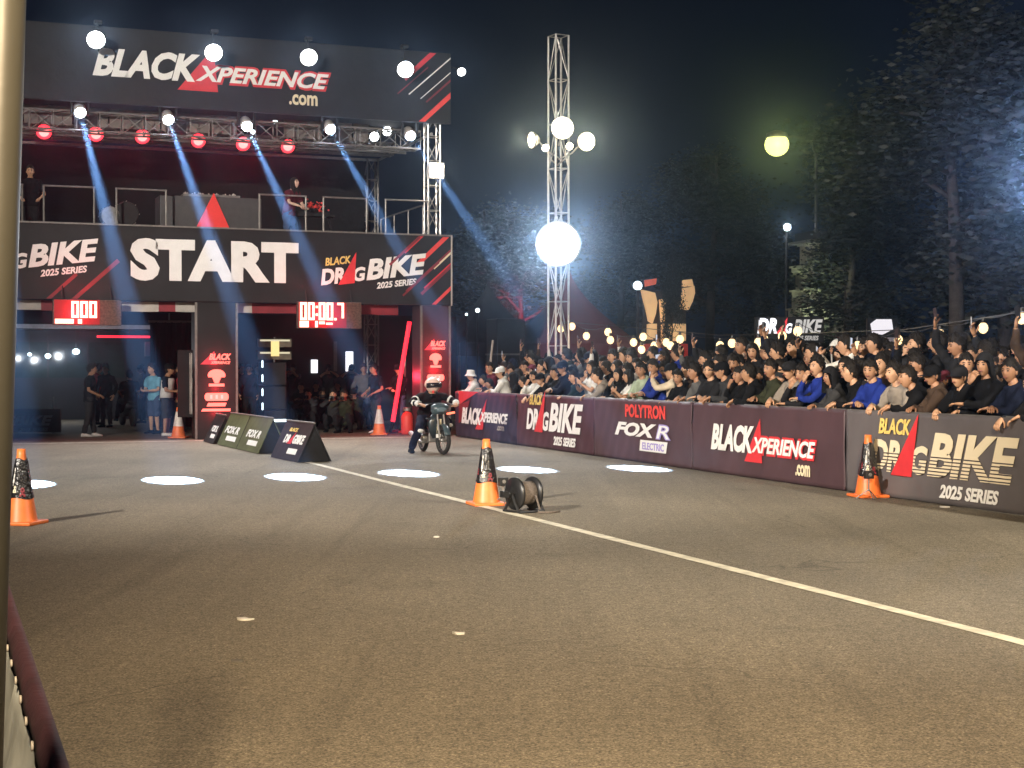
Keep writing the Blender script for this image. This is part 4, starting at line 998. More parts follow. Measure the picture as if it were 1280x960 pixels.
# ---- hair and headwear in head space
def shell(fn, n=26, m=16, name='hair', matl=None):
    vs = []; 
    for i in range(m + 1):
        b = PI * min(max(i / m, .012), 1)
        for k in range(n):
            a = 2 * PI * k / n; p = V((math.sin(b) * math.sin(a), math.sin(b) * math.cos(a), math.cos(b))); vs.append(fn(p, a, b))
    fs = [(i * n + k, (i + 1) * n + k, (i + 1) * n + (k + 1) % n, i * n + (k + 1) % n) for i in range(m) for k in range(n)] + [tuple(range(m * n, (m + 1) * n))]
    me = MB().add(vs, fs).mesh(name, True); me.materials.append(matl or hairm); return me
def short_hair(sd, vol=1.0, fringe=.25):
    rr = random.Random(sd); ph = [rr.uniform(0, 6) for _ in range(5)]
    def fn(p, a, b):
        # lower edge: high over the face, low at the nape
        c = math.cos(a); d = (64 + (1 - c) / .55 * 9) if c > .5 else (72 + (.5 - c) / .5 * 34) if c > 0 else (106 + -c * 22)
        lim = math.radians(d + 7 * vol * math.sin(4 * a + ph[4]) * max(0, c) + 4 * math.sin(13 * a + ph[3]))
        bb = b / PI * lim; q = V((math.sin(bb) * math.sin(a), math.sin(bb) * math.cos(a), math.cos(bb)))
        k = 1.11 + .11 * vol * (.5 + .5 * math.sin(5 * a + ph[0]) * math.sin(4 * bb + ph[1])) + .055 * vol * math.sin(13 * a + ph[2]) * math.sin(9 * bb + ph[3]) + .09 * vol * max(0, q.z)
        k = 1.03 + (k - 1.03) * min(1, .12 + (1 - b / PI) * 2.4)
        if b > 3.05: k = .9
        return V((q.x * .078 * k, q.y * .097 * k - .004, q.z * .117 * k + .004))
    me = shell(fn, 30, 18); mb = MB(); mb.v = [tuple(v.co) for v in me.vertices]; mb.f = [tuple(p.vertices) for p in me.polygons]; mb.m = [0] * len(mb.f)
    vv = [v.co.copy() for v in me.vertices][:30 * 18]                # loose tufts break the outline
    for _ in range(230):
        p = rr.choice(vv); nrm = p.normalized(); t_ = (nrm + V((rr.gauss(0, .45), rr.gauss(.15, .45), rr.gauss(-.7, .4)))).normalized(); x, y, _d = basis(t_)
        l = rr.uniform(.014, .034) * (.7 + .4 * vol); r_ = rr.uniform(.006, .011); q = p - nrm * .008
        mb.add([q + x * r_, q - x * r_ * .5 + y * r_, q - x * r_ * .5 - y * r_, q + t_ * l], [(0, 1, 3), (1, 2, 3), (2, 0, 3)])
    m2 = mb.mesh('hair', True); m2.materials.append(hairm); bpy.data.meshes.remove(me); return m2
def long_hair(sd):
    rr = random.Random(sd); ph = [rr.uniform(0, 6) for _ in range(4)]
    def fn(p, a, b):
        front = max(0, math.cos(a) - .05); lim = PI * (1 - .62 * min(1, front * 1.7) ** .6); bb = b / PI * lim
        q = V((math.sin(bb) * math.sin(a), math.sin(bb) * math.cos(a), math.cos(bb))); k = 1.13 + .03 * math.sin(9 * a + ph[0])
        z = q.z * .117 * k
        if bb > PI * .5: z = -.30 * (bb - PI * .5) / (PI * .5) * (1 if math.cos(a) < .2 else .7); r = 1.12 - .15 * (bb / PI - .5) + .03 * math.sin(8 * a + ph[1]); return V((math.sin(a) * .082 * r, math.cos(a) * .096 * r - .015, z))
        return V((q.x * .080 * k, q.y * .098 * k - .006, z + .004))
    return shell(fn, 30, 20)
def hood(sd):
    def fn(p, a, b):
        front = max(0, math.cos(a)); lim = PI * (1 - .60 * min(1, front * 1.9) ** 1.6) if front > .35 else PI * .98
        bb = b / PI * lim; k = 1.22; q = V((math.sin(bb) * math.sin(a), math.sin(bb) * math.cos(a), math.cos(bb)))
        z = q.z * .12 * k; r = 1.0
        if bb > PI * .5: z = -.22 * (bb - PI * .5) / (PI * .5); r = 1 + .35 * (bb / PI - .5) * 2; return V((math.sin(a) * .094 * r, math.cos(a) * .115 * (r if math.cos(a) < 0 else 1), z))
        return V((q.x * .078 * k, q.y * .098 * k - .004, z + .005))
    return shell(fn, 30, 20, 'hood', clothm)
def cap_mesh(back=False, brim=True):
    mb = MB(); n = 26; prof = [(1.12, .015), (1.13, .03), (1.08, .075), (.85, .112), (.5, .132), (.05, .140)]; vs = []
    for r, z in prof:
        for k in range(n):
            a = 2 * PI * k / n; vs.append((r * .079 * math.sin(a), r * .098 * math.cos(a) - .003, z + .012 * -math.cos(a)))
    m = len(prof); mb.add(vs, [(i * n + k, (i + 1) * n + k, (i + 1) * n + (k + 1) % n, i * n + (k + 1) % n) for i in range(m - 1) for k in range(n)] + [tuple(range((m - 1) * n, m * n))][::-1])
    if brim:
        vs = []; s = -1 if back else 1
        for j in range(4):
            for i in range(11):
                a = -1.05 + 2.1 * i / 10; r = 1.08 + .75 * j / 3 * math.cos(a) ** .8
                vs.append((.079 * r * math.sin(a) * (1 if j == 0 else .98), s * (.098 * r * math.cos(a)), .022 - .012 * math.cos(a) - .012 * j / 3 - .02 * abs(math.sin(a)) * j / 3 * .5))
        up = [(x, y, z) for x, y, z in vs]; lo = [(x, y, z - .006) for x, y, z in vs]
        fs = []
        for j in range(3):
            for i in range(10): b = j * 11 + i; fs += [(b, b + 1, b + 12, b + 11), (44 + b, 44 + b + 11, 44 + b + 12, 44 + b + 1)]
        fs += [(33 + i, 33 + i + 1, 44 + 34 + i, 44 + 33 + i) for i in range(10)]
        mb.add(up + lo, fs)
    me = mb.mesh('cap', True); me.materials.append(clothm); return me
def bucket_hat():
    mb = MB(); n = 26; vs = []
    for r, z in ((1.75, -.03), (1.72, -.028), (1.2, .02), (1.14, .03), (1.05, .10), (.9, .118), (.05, .125)):
        for k in range(n):
            a = 2 * PI * k / n; vs.append((r * .079 * math.sin(a), r * .094 * math.cos(a), z + .015))
    mb.add(vs, [(i * n + k, (i + 1) * n + k, (i + 1) * n + (k + 1) % n, i * n + (k + 1) % n) for i in range(6) for k in range(n)] + [tuple(range(6 * n, 7 * n))])
    me = mb.mesh('bucket_hat', True); me.materials.append(clothm); return me
HAIR = [short_hair(i, v) for i, v in enumerate((.6, 1.1, 1.5, .9, 1.3))]; LONG = [long_hair(i) for i in (1, 2)]; HOOD = hood(0); CAP = cap_mesh(); CAPB = cap_mesh(True); BUCKET = bucket_hat()
def crop_hair(): return HAIR[0]

BARH = 1.10
D_ = V((0, 0, -1))
POSES = dict(
    lean=figure('body', .42, hip=.86, hipf=-.10, pelvis_tilt=.1, droop=.9, arms=(((-.6, -.3, -.6), (-.16, .34, BARH)), ((.6, -.3, -.6), (.14, .36, BARH))), yaw=.1, pitch=.12, curl=(.8, .8)),
    lean2=figure('body', .30, hip=.87, hipf=-.06, pelvis_tilt=.1, droop=.35, arms=(((-.8, -.2, -.5), (.06, .33, BARH + .02)), ((.8, -.2, -.5), (-.05, .36, BARH + .03))), yaw=.55, pitch=.05, curl=(.5, .5)),
    lean3=figure('body', .68, hip=.86, hipf=-.16, pelvis_tilt=.2, droop=.8, arms=(((-.7, -.2, -.5), (-.08, .42, BARH - .02)), ((.7, -.2, -.5), (.20, .46, BARH - .06))), yaw=.35, pitch=.05, roll=.1, curl=(.7, .9)),
    chin=figure('body', .26, hip=.88, hipf=-.05, pelvis_tilt=.05, arms=(((-.8, .1, -.6), (.10, .32, BARH + .02)), ((.5, .2, -.8), (.06, .26, 1.36))), yaw=.35, pitch=.1, curl=(.6, 1.1), palm=(None, (0, -1, .2))),
    phone=figure('body', .08, hip=.90, hipf=-.02, pelvis_tilt=0, arms=(((-.6, .2, -.7), (-.07, .36, 1.44)), ((.6, .2, -.7), (.07, .36, 1.44))), yaw=.1, pitch=.05, curl=(.9, .9), palm=((.6, -.4, 0), (-.6, -.4, 0))),
    raise_=figure('body', .05, hip=.90, hipf=0, pelvis_tilt=0, arms=(((-.5, -.3, -.6), (-.24, .12, 1.02)), ((.7, .3, .1), (.20, .22, 1.80))), yaw=-.1, pitch=-.08, curl=(.5, .9), palm=(None, (-.5, -.6, 0))),
    stand=figure('body', .03, hip=.90, hipf=0, pelvis_tilt=0, arms=(((-.4, -.4, -.2), (-.26, .05, .86)), ((.4, -.4, -.2), (.26, .07, .87))), yaw=.25, pitch=.02, curl=(.6, .6), palm=((1, 0, 0), (-1, 0, 0))),
    stand2=figure('body', .06, hip=.90, hipf=0, pelvis_tilt=0, arms=(((-.5, -.2, -.5), (.04, .24, 1.10)), ((.5, -.2, -.5), (-.02, .27, 1.06))), yaw=.65, pitch=-.02, roll=.06, curl=(.6, .6)),
    tee=figure('body', .10, hip=.90, hipf=-.02, pelvis_tilt=0, arms=(((-.5, .1, -.7), (-.10, .33, 1.28)), ((.6, 0, -.7), (.08, .33, 1.24))), yaw=.2, pitch=.14, sleeve='short', curl=(.9, .9), palm=((.5, -.5, 0), (-.5, -.5, 0))),
)
WORN = {'short': HAIR, 'long': LONG, 'cap': [CAP], 'backcap': [CAPB], 'hood': [HOOD], 'bucket': [BUCKET]}
SKINS = [(.46, .255, .155), (.38, .205, .12), (.52, .30, .185), (.33, .17, .098), (.47, .27, .165)]
COL = dict(black=(.006, .006, .007), charcoal=(.014, .014, .016), navy=(.008, .011, .026), white=(.62, .61, .58), cream=(.55, .47, .36), olive=(.028, .031, .018), grey=(.10, .10, .10), blue=(.013, .028, .19),
           green=(.30, .36, .27), maroon=(.10, .02, .03), teal=(.010, .022, .028), brown=(.055, .036, .026), stone=(.24, .21, .18), red=(.38, .03, .035), lightblue=(.16, .38, .50), denim=(.05, .07, .13), khaki=(.22, .18, .12), darkgrey=(.032, .032, .034))
def hairc(kind, hatcol): return (.014, .011, .009) if kind in ('short', 'long') else COL[hatcol]
def person(pose, loc, rz, top, wear, label, group=None, trousers='charcoal', shoe='black', skin=None, hat='black', hv=0, sc=1.0, cat='person', name='person'):
    f = POSES[pose] if isinstance(pose, str) else pose
    t = thing(name, label, cat, loc, rz, group); t.scale = (sc, sc, sc)
    link('body', f.body, t, skin or SKINS[hv % 5]); link('top', f.shirt, t, COL[top]); link('trousers', f.tro, t, COL[trousers]); link('shoes', f.shoes, t, COL[shoe])
    ms = WORN[wear]; h = link({'short': 'hair', 'long': 'hair', 'hood': 'hood', 'cap': 'cap', 'backcap': 'cap', 'bucket': 'hat'}[wear], ms[hv % len(ms)], t, hairc(wear, hat)); h.matrix_local = f.H
    if wear in ('cap', 'backcap', 'bucket'):
        h2 = link('hair', HAIR[0], t, (.012, .010, .009)); h2.matrix_local = f.H @ Matrix.Translation((0, 0, -.012)) @ Matrix.Scale(.97, 4)
    return t

phone_body = None
def phone(loc, rzM, label):
    global phone_body
    t = thing('smartphone', label, 'smartphone', (0, 0, 0), 0, 'smartphones held up by the crowd'); t.matrix_world = rzM; t.location = loc
    if phone_body is None:
        o = bevel(MB().b2((-.037, -.004, -.076), (.037, .004, .076)).build('case', MA['black'], t), .003); s = MB().b2((-.034, -.0052, -.072), (.034, -.0044, .072)).build('screen', GL['screen'], t); phone_body = (o.data, s.data)
    else:
        link('case', phone_body[0], t); link('screen', phone_body[1], t)
    return t

# ---- the crowd behind the barrier
rr = random.Random(21)
FRONT = [(590, 'white', 'bucket', 'lean2', 'white'), (604, 'charcoal', 'short', 'lean', None), (617, 'black', 'short', 'lean', None), (630, 'white', 'cap', 'lean2', 'white'), (642, 'black', 'hood', 'lean', 'charcoal'),
    (655, 'cream', 'short', 'lean', None), (668, 'white', 'short', 'chin', None), (682, 'black', 'cap', 'lean', 'black'), (694, 'charcoal', 'short', 'chin', None), (707, 'navy', 'cap', 'lean2', 'navy'), (722, 'teal', 'short', 'lean2', None),
    (738, 'white', 'long', 'tee', None), (755, 'stone', 'short', 'lean', None), (770, 'black', 'long', 'chin', None), (786, 'white', 'long', 'tee', None), (803, 'green', 'short', 'lean2', None), (818, 'blue', 'short', 'lean2', None), (834, 'cream', 'cap', 'phone', 'black'), (850, 'black', 'short', 'lean2', None),
    (868, 'grey', 'short', 'lean', None), (886, 'charcoal', 'short', 'lean2', None), (904, 'darkgrey', 'cap', 'lean', 'black'), (923, 'black', 'short', 'chin', None), (943, 'black', 'short', 'lean', None), (966, 'olive', 'short', 'lean2', None), (988, 'stone', 'cap', 'lean', 'charcoal'), (1008, 'charcoal', 'short', 'chin', None),
    (1026, 'blue', 'short', 'chin', None), (1046, 'darkgrey', 'hood', 'lean2', 'charcoal'), (1066, 'black', 'short', 'lean', None), (1094, 'blue', 'short', 'lean2', None), (1118, 'stone', 'short', 'lean', None), (1144, 'black', 'short', 'lean', None), (1172, 'brown', 'cap', 'lean2', 'black'), (1200, 'black', 'cap', 'lean', 'charcoal'),
    (1234, 'black', 'hood', 'chin', 'charcoal'), (1268, 'navy', 'short', 'lean2', None), (1302, 'charcoal', 'short', 'lean', None)]
WORDC = dict(charcoal='charcoal', darkgrey='dark grey', stone='beige grey', green='pale green', teal='dark teal', blue='bright blue')
POSEW = dict(lean='leaning', lean2='leaning', lean3='bent over the barrier', chin='hand at chin', phone='filming', raise_='arm raised', stand='standing', stand2='standing', tee='hands raised')
WEARW = dict(short='black hair', long='long hair', cap='{h} cap', backcap='{h} backward cap', hood='{h} hood', bucket='{h} bucket hat')
ORD = 'first second third fourth fifth sixth seventh eighth ninth tenth eleventh twelfth thirteenth fourteenth fifteenth sixteenth seventeenth eighteenth nineteenth twentieth'.split()
def ordw(i):
    if i < 20: return ORD[i]
    t = ('twenty', 'thirty', 'forty', 'fifty')[(i + 1) // 10 - 2]; u = (i + 1) % 10
    return (t[:-1] + 'ieth') if u == 0 else t + '-' + ORD[u - 1]
barz = lambda jit: BAR.rz + PI / 2 + PI / 2 + PI - PI / 2 + PI / 2 - PI / 2 + jit
FACE = BAR.rz + PI                 # person's +Y turned to the barrier's -y (towards the track)
nph = 0
PHN = ['front', 'second', 'third', 'fourth', 'rearmost']
def crowd_person(row, i, xl, yl, z, pose, top, wear, hat, sc, jit):
    global nph
    p = BAR.w(xl, yl, z); hw = WEARW[wear].format(h=WORDC.get(hat, hat) if hat else '')
    lab = f'{WORDC.get(top, top)} top, {hw}, {POSEW[pose]}, {ordw(i)} from gate in {PHN[row]} crowd row'
    t = person(pose, p, FACE + jit, top, wear, lab, 'crowd standing behind the right barrier', rr.choice(('charcoal', 'denim', 'black', 'khaki')), 'black', None, hat or 'black', rr.randrange(60), sc)
    if pose in ('phone', 'raise_') or (pose == 'tee' and i % 2):
        f = POSES[pose]; wr, fd, x, zz = f.wr[1]; nph += 1
        R = Matrix.Rotation(FACE + jit, 4, 'Z'); q = wr + fd * .09 + (V((-.05, .02, .02)) if pose != 'raise_' else V((-.03, .01, .06)))
        w_ = p + (R @ (q * sc)); M_ = R @ Matrix.Rotation(rr.uniform(-.2, .2), 4, 'Y') @ (Matrix.Rotation(PI / 2, 4, 'Y') if pose == 'phone' else Matrix())
        phone(w_, M_, f'smartphone held by the {ordw(i)} person from the gate in the {PHN[row]} crowd row')
    return t
for i, (px, top, wear, pose, hat) in enumerate(FRONT):
    xl = B.hit(px, 490, .30)[0]
    dy = .0
    if i % 5 == 2 and pose == 'lean': pose = 'lean3'
    crowd_person(0, i, xl + rr.uniform(-.05, .05), .36 + rr.uniform(-.02, .07), 0, pose, top, wear, hat, rr.uniform(.92, 1.06) * (.93 if i < 8 else 1), -rr.uniform(-.25, .7))
TOPS = ['black'] * 7 + ['charcoal'] * 4 + ['navy', 'darkgrey', 'darkgrey', 'olive', 'maroon', 'white', 'stone', 'brown', 'grey', 'cream', 'blue']
plat = .0
L_ = B.hit(1310, 500, .3)[0]
for row, (yl, z, sp, j0) in enumerate(((.80, .0, .46, .1), (1.22, .16, .48, .3), (1.7, .20, .50, .15), (2.25, .24, .60, .4)), 1):
    x = .35 + j0; i = 0
    while x < L_ + .2:
        wear = rr.choices(('short', 'long', 'cap', 'backcap', 'hood'), (12, 1.6, 1.6, .5, 1.1))[0]
        pose = rr.choices(('stand', 'stand2', 'phone', 'raise_', 'tee', 'chin'), (4.5, 4.5, 4.0 if row < 3 else 3.0, 2.2, 1, 1.2))[0]
        hat = rr.choice(('black', 'black', 'charcoal', 'navy', 'white', 'maroon')) if wear in ('cap', 'backcap', 'hood') else None
        s = rr.uniform(.90, 1.09) * (1.04 if x > 11 and row > 1 else 1)
        crowd_person(row, i, x + rr.uniform(-.1, .1), yl + rr.uniform(-.17, .17), z, pose, rr.choice(TOPS), wear, hat, s, -rr.uniform(-.35, 1.0))
        x += sp * rr.uniform(.85, 1.2); i += 1
# raised verge the rear rows stand on
v0 = [BAR.w(-.3, 1.02, 0), BAR.w(L_ + 4, 1.02, 0), BAR.w(L_ + 4, 9, 0), BAR.w(-.3, 9, 0)]
mb = MB(); mb.add([tuple(p) for p in v0] + [(p.x, p.y, .16) for p in v0], [(4, 5, 6, 7), (0, 1, 5, 4), (1, 2, 6, 5), (2, 3, 7, 6), (3, 0, 4, 7)])
struct(mb.build('verge', mat('verge_ground', (.06, .055, .045), .9, var=.4, scale=3, bump=.5, bscale=20)))

# ---- people under the gate
def gface(px, py): return ground_at(px, py)
def side(name, **k): return figure(name, **k)
P_tee_man = figure('body', .06, hip=.90, hipf=0, pelvis_tilt=0, arms=(((-.4, -.4, -.4), (-.20, .20, .98)), ((.4, -.4, -.4), (.20, .20, .98))), yaw=.0, pitch=.05, sleeve='short', legs=(((-.1, .04, .48), (-.12, .10, .07)), ((.1, -.02, .48), (.12, -.12, .07))))
P_vest = figure('body', .10, hip=.90, hipf=0, pelvis_tilt=0, arms=(((-.4, -.3, -.5), (-.10, .28, 1.05)), ((.4, -.3, -.5), (.10, .28, 1.05))), pitch=.12, sleeve='short', shorts=True, curl=(.8, .8), palm=((.5, 0, .4), (-.5, 0, .4)))
P_sit = figure('body', .25, hip=.42, hipf=0, pelvis_tilt=.1, arms=(((-.5, .2, -.6), (-.12, .34, .72)), ((.5, .2, -.6), (.12, .34, .74))), pitch=.05, legs=(((-.16, .38, .44), (-.17, .34, .07)), ((.16, .38, .44), (.17, .34, .07))), curl=(.8, .8))
P_crouch = figure('body', .35, hip=.30, hipf=-.05, pelvis_tilt=.2, arms=(((-.7, .1, -.5), (-.05, .28, .80)), ((.7, .1, -.5), (.07, .28, .80))), pitch=.0, legs=(((-.16, .36, .46), (-.15, .10, .07)), ((.16, .40, .40), (.16, .18, .07))), curl=(.9, .9), palm=((.6, -.3, 0), (-.6, -.3, 0)))
P_aim = figure('body', .10, hip=.90, hipf=0, pelvis_tilt=0, arms=(((-.7, .1, -.5), (-.05, .25, 1.50)), ((.7, .1, -.5), (.07, .25, 1.50))), pitch=0, sleeve='short', curl=(.9, .9), palm=((.6, -.3, 0), (-.6, -.3, 0)))
t = person(P_tee_man, ground_at(112, 546), -PI / 2 + .2, 'black', 'short', 'man in black tee, grey trousers and white shoes standing at the left bay', None, 'darkgrey', 'white', hv=1)
t = person(P_vest, ground_at(193, 542), 2.5, 'lightblue', 'short', 'person in pale blue vest and shorts with back to camera under the gate', None, 'denim', 'black', hv=2)
t = person(P_vest, ground_at(208, 545), -PI / 2 - .15, 'black', 'cap', 'person in white vest over black tee and black cap beside the white-topped cone', None, 'darkgrey', 'white', hv=3)
vest = figure('body', .10, hip=.90, hipf=0, pelvis_tilt=0, arms=(((-.4, -.3, -.5), (-.10, .28, 1.05)), ((.4, -.3, -.5), (.10, .28, 1.05))), sleeve='none') if False else None
mb = MB(); rg = []
for h, rx, ry, yy in ((.90, .20, .15, -.0), (1.05, .195, .143, .01), (1.2, .205, .145, .03), (1.3, .212, .150, .04), (1.36, .17, .13, .045)): rg.append(((0, yy, h), (1, 0, 0), (0, 1, 0), rx, ry))
mb.loft(rg, 20); link('vest', mb.mesh('vest', True), t, COL['white']).data.materials.append(clothm)
person('stand', ground_at(228, 540), 1.9, 'red', 'short', 'person in red top standing beside the centre column', None, 'black', 'black', hv=1)
person('stand2', ground_at(214, 538), -1.4, 'charcoal', 'cap', 'dark-clothed person behind the white vest wearing a black cap', None, hv=4, hat='black')
person('stand', at(133, 470, 41) * V((1, 1, 0)), 2.8, 'black', 'short', 'dark-clothed person standing in shade behind the man with white shoes', None, hv=2)
person('stand2', at(121, 470, 43) * V((1, 1, 0)), -1.2, 'red', 'short', 'person in red shirt deep in the left bay', None, 'black', hv=4)
person('stand', at(178, 470, 44) * V((1, 1, 0)), 2.0, 'brown', 'cap', 'brown-clothed person far back in the left bay', None, hv=0)
# man sitting on a parked scooter, built as seat and person
rng = random.Random(77); k = 0
LB = ['far left end of the seated group', 'left of the taller photographers', 'in the front of the group', 'in the middle of the front', 'right of the middle', 'nearest the standing man', 'in the second rank on the left', 'in the second rank, middle', 'second rank beside the pale lamps', 'right end of the second rank', 'half hidden behind the lane boards', 'at the back by the speaker']
SP = [(388, 538, 'crouch'), (402, 536, 'crouch'), (418, 540, 'crouch'), (433, 541, 'crouch'), (446, 537, 'crouch'), (458, 534, 'crouch'), (395, 529, 'sit'), (410, 528, 'aim'), (424, 527, 'sit'), (440, 528, 'aim'), (378, 533, 'sit'), (368, 527, 'aim')]
for (px, py, ps), lab in zip(SP, LB):
    p = ground_at(px, py); f = {'crouch': P_crouch, 'sit': P_sit, 'aim': P_aim}[ps]
    word = {'crouch': 'crouching', 'sit': 'seated', 'aim': 'standing'}[ps]
    tp_ = rng.choice(('black', 'charcoal', 'darkgrey', 'navy', 'olive'))
    person(f, p, PI + rng.uniform(-.4, .3), tp_, rng.choice(('short', 'cap', 'short')), f'{word} photographer in dark clothes under the gate, {lab}', 'photographers under the right bay', hv=k)
    if ps == 'sit':
        s = thing('stool', f'low black stool under the seated photographer {lab}', 'stool', p, 0); MB().lathe([(.14, .30), (.15, .32), (.15, .345), (.14, .355)], 16).build('seat', MA['black'], s, True)
        for q in range(3): a = 2 * PI * q / 3; MB().bar((.11 * math.cos(a), .11 * math.sin(a), .31), (.15 * math.cos(a), .15 * math.sin(a), 0), .012).build('leg', MA['steel'], s)
    else:
        z = .93 if ps == 'crouch' else 1.56; rot = t.rotation_euler
        pr = bpy.context.scene.objects  # camera in the hands, just before the face
        c = thing('photo_camera', f'black camera raised by the {word} photographer {lab}', 'camera', p, 0); last_p = [o for o in C.objects if o.get('category') == 'person'][-1]
        c.rotation_euler = last_p.rotation_euler; wr = f.wr[1][0]; zc = wr.z + .06
        bevel(MB().box((0, wr.y + .08, zc), (.13, .06, .09)).build('camera_body', MA['black'], c), .008)
        MB().lathe([(.03, 0), (.036, .02), (.036, .09), (.033, .1)], 16, Matrix.Translation((0, wr.y + .11, zc)) @ Matrix.Rotation(-PI / 2, 4, 'X')).build('camera_lens', MA['black'], c, True)
    k += 1
t = person(P_tee_man, ground_at(470, 541), 2.2, 'black', 'short', 'man in black tee with white chest lettering standing by the red stick', None, 'darkgrey', 'white', hv=1)
t = person('stand', ground_at(455, 536), PI, 'grey', 'short', 'person in grey standing left of the man with the lettered tee', None, 'denim', hv=3)
person('stand2', ground_at(500, 541), 2.4, 'black', 'cap', 'person in black standing behind the red stick by the right column', None, 'denim', 'red', hv=2)
for i, (px, py, tp_) in enumerate(((312, 533, 'navy'), (322, 531, 'black'), (302, 530, 'charcoal'))):
    person('stand', ground_at(px, py), PI + .2 * i, tp_, 'short', f'{("navy", "black", "charcoal")[i]}-clothed person standing between centre column and speaker stack', None, hv=i)
# ---- on the deck
gl = lambda px, y, z=ZT: G.w(G.hit(px, 258, y)[0], y, z)
person(P_tee_man, gl(38, .35, ZT - .42), PI + .3, 'black', 'short', 'man in black tee with a red print looking down from the deck at far left', None, hv=0)
P_dj = figure('body', .30, hip=.90, hipf=0, pelvis_tilt=.05, arms=(((-.5, -.1, -.7), (-.12, .40, 1.0)), ((.5, -.1, -.7), (.14, .42, 1.0))), yaw=0, pitch=.3, sleeve='short')
person(P_dj, gl(361, .45, ZT - .40), -2.1, 'maroon', 'long', 'woman in maroon sleeveless top bending over the keyboard on the deck', None, 'denim', hv=0, skin=(.55, .36, .28))
# ================================================================== MOTORBIKE AND RIDER
fr_ = ground_at(554, 568.5); hd = V((.36, -.933, 0)).normalized(); bo = fr_ - hd * .70; brz = math.atan2(hd.y, hd.x) - PI / 2
bk = thing('motorbike', 'dark small motorbike rolling out under the right side of the gate', 'motorbike', (bo.x, bo.y, 0), brz); bk.scale = (1.08, 1.0, .98)
body_c = mat('dark_teal_fairing', (.016, .026, .032), .3, var=.2); pale_c = mat('pale_blue_plastic', (.05, .078, .092), .3, var=.1)
lean_m = Matrix.Rotation(.06, 4, 'Y')
def wheel(y, name, steer=0):
    T = Matrix.Translation((0, y, .275)) @ Matrix.Rotation(steer, 4, 'Z') @ Matrix.Rotation(PI / 2, 4, 'Y')
    w_ = MB()
    R_, r_ = .235, .04; vs = []; n, m = 36, 10
    for i in range(n):
        a = 2 * PI * i / n
        for k in range(m):
            b = 2 * PI * k / m; vs.append(T @ V(((R_ + r_ * math.cos(b)) * math.cos(a), (R_ + r_ * math.cos(b)) * math.sin(a), r_ * .9 * math.sin(b))))
    w_.add(vs, [(i * m + k, ((i + 1) % n) * m + k, ((i + 1) % n) * m + (k + 1) % m, i * m + (k + 1) % m) for i in range(n) for k in range(m)])
    wo = w_.build('wheel', MA['rubber'], bk, True)
    rim = MB().lathe([(.20, -.02), (.212, -.025), (.212, .025), (.20, .02)], 32, T, cap=False); rim.lathe([(.03, -.05), (.035, -.02), (.035, .02), (.03, .05)], 14, T)
    for k in range(16):
        a = 2 * PI * k / 16; rim.bar(T @ V((.03 * math.cos(a), .03 * math.sin(a), .02 * (-1) ** k)), T @ V((.205 * math.cos(a + .25), .205 * math.sin(a + .25), 0)), .003, n=4)
    rim.build('rim', MA['alu'], wo, True); return wo
wheel(.70, 'wheel', .12); wheel(-.50, 'wheel')
for s in (-1, 1): MB().bar((s * .06, .70, .275), (s * .055, .53, .78), .02).build('fork_leg', MA['steel'], bk)
vs = []; fs = []
for i in range(11):
    a = math.radians(20 + 130 * i / 10)
    for j in range(5):
        x = (j - 2) * .026; r = .305 - .012 * abs(j - 2); vs.append((x, .70 + r * math.cos(a), .275 + r * math.sin(a)))
for i in range(10):
    for j in range(4): q = i * 5 + j; fs.append((q, q + 1, q + 6, q + 5))
MB().add(vs, fs).build('front_fender', pale_c, bk, True).modifiers.new('t', 'SOLIDIFY').thickness = .006
# leg shield, cowl, headlight
MB().loft([((0, .42, .30), (1, 0, 0), (0, 1, .2), .11, .05), ((0, .46, .45), (1, 0, 0), (0, 1, .2), .19, .05), ((0, .44, .62), (1, 0, 0), (0, 1, .2), .20, .06), ((0, .45, .76), (1, 0, 0), (0, 1, .2), .13, .07)], 16).build('leg_shield', body_c, bk, True)
MB().loft([((0, .47, .74), (1, 0, 0), (0, 1, .1), .12, .08), ((0, .52, .83), (1, 0, 0), (0, 1, .1), .17, .12), ((0, .50, .92), (1, 0, 0), (0, 1, .1), .16, .11), ((0, .46, .97), (1, 0, 0), (0, 1, .1), .08, .06)], 16).build('handlebar_cowl', pale_c, bk, True)
MB().ball((0, .615, .845), (.10, .035, .05), 16).build('headlight', mat('headlight_glass', (.12, .17, .2), .1, var=0), bk, True)
MB().box((.02, .525, .52), (.075, .012, .30), Matrix.Rotation(-.10, 3, 'X')).build('white_strip', MA['cream'], bk)
MB().box((.035, .535, .35), (.085, .012, .07)).build('number_tag', MA['white'], bk)
MB().tube([(-.34, .40, .92), (-.2, .45, .95), (0, .47, .95), (.2, .45, .95), (.34, .40, .92)], .014, 8).build('handlebar', MA['blackm'], bk, True)
for s in (-1, 1): MB().bar((s * .27, .43, .935), (s * .37, .385, .91), .02).build('grip', MA['rubber'], bk); MB().bar((s * .20, .49, .94), (s * .36, .46, .915), .006).build('brake_lever', MA['alu'], bk)
MB().box((-.17, .60, .78), (.14, .03, .035), Matrix.Rotation(.2, 3, 'Y')).build('indicator_light', glow('indicator_glow', (1, .16, .08), 3), bk)
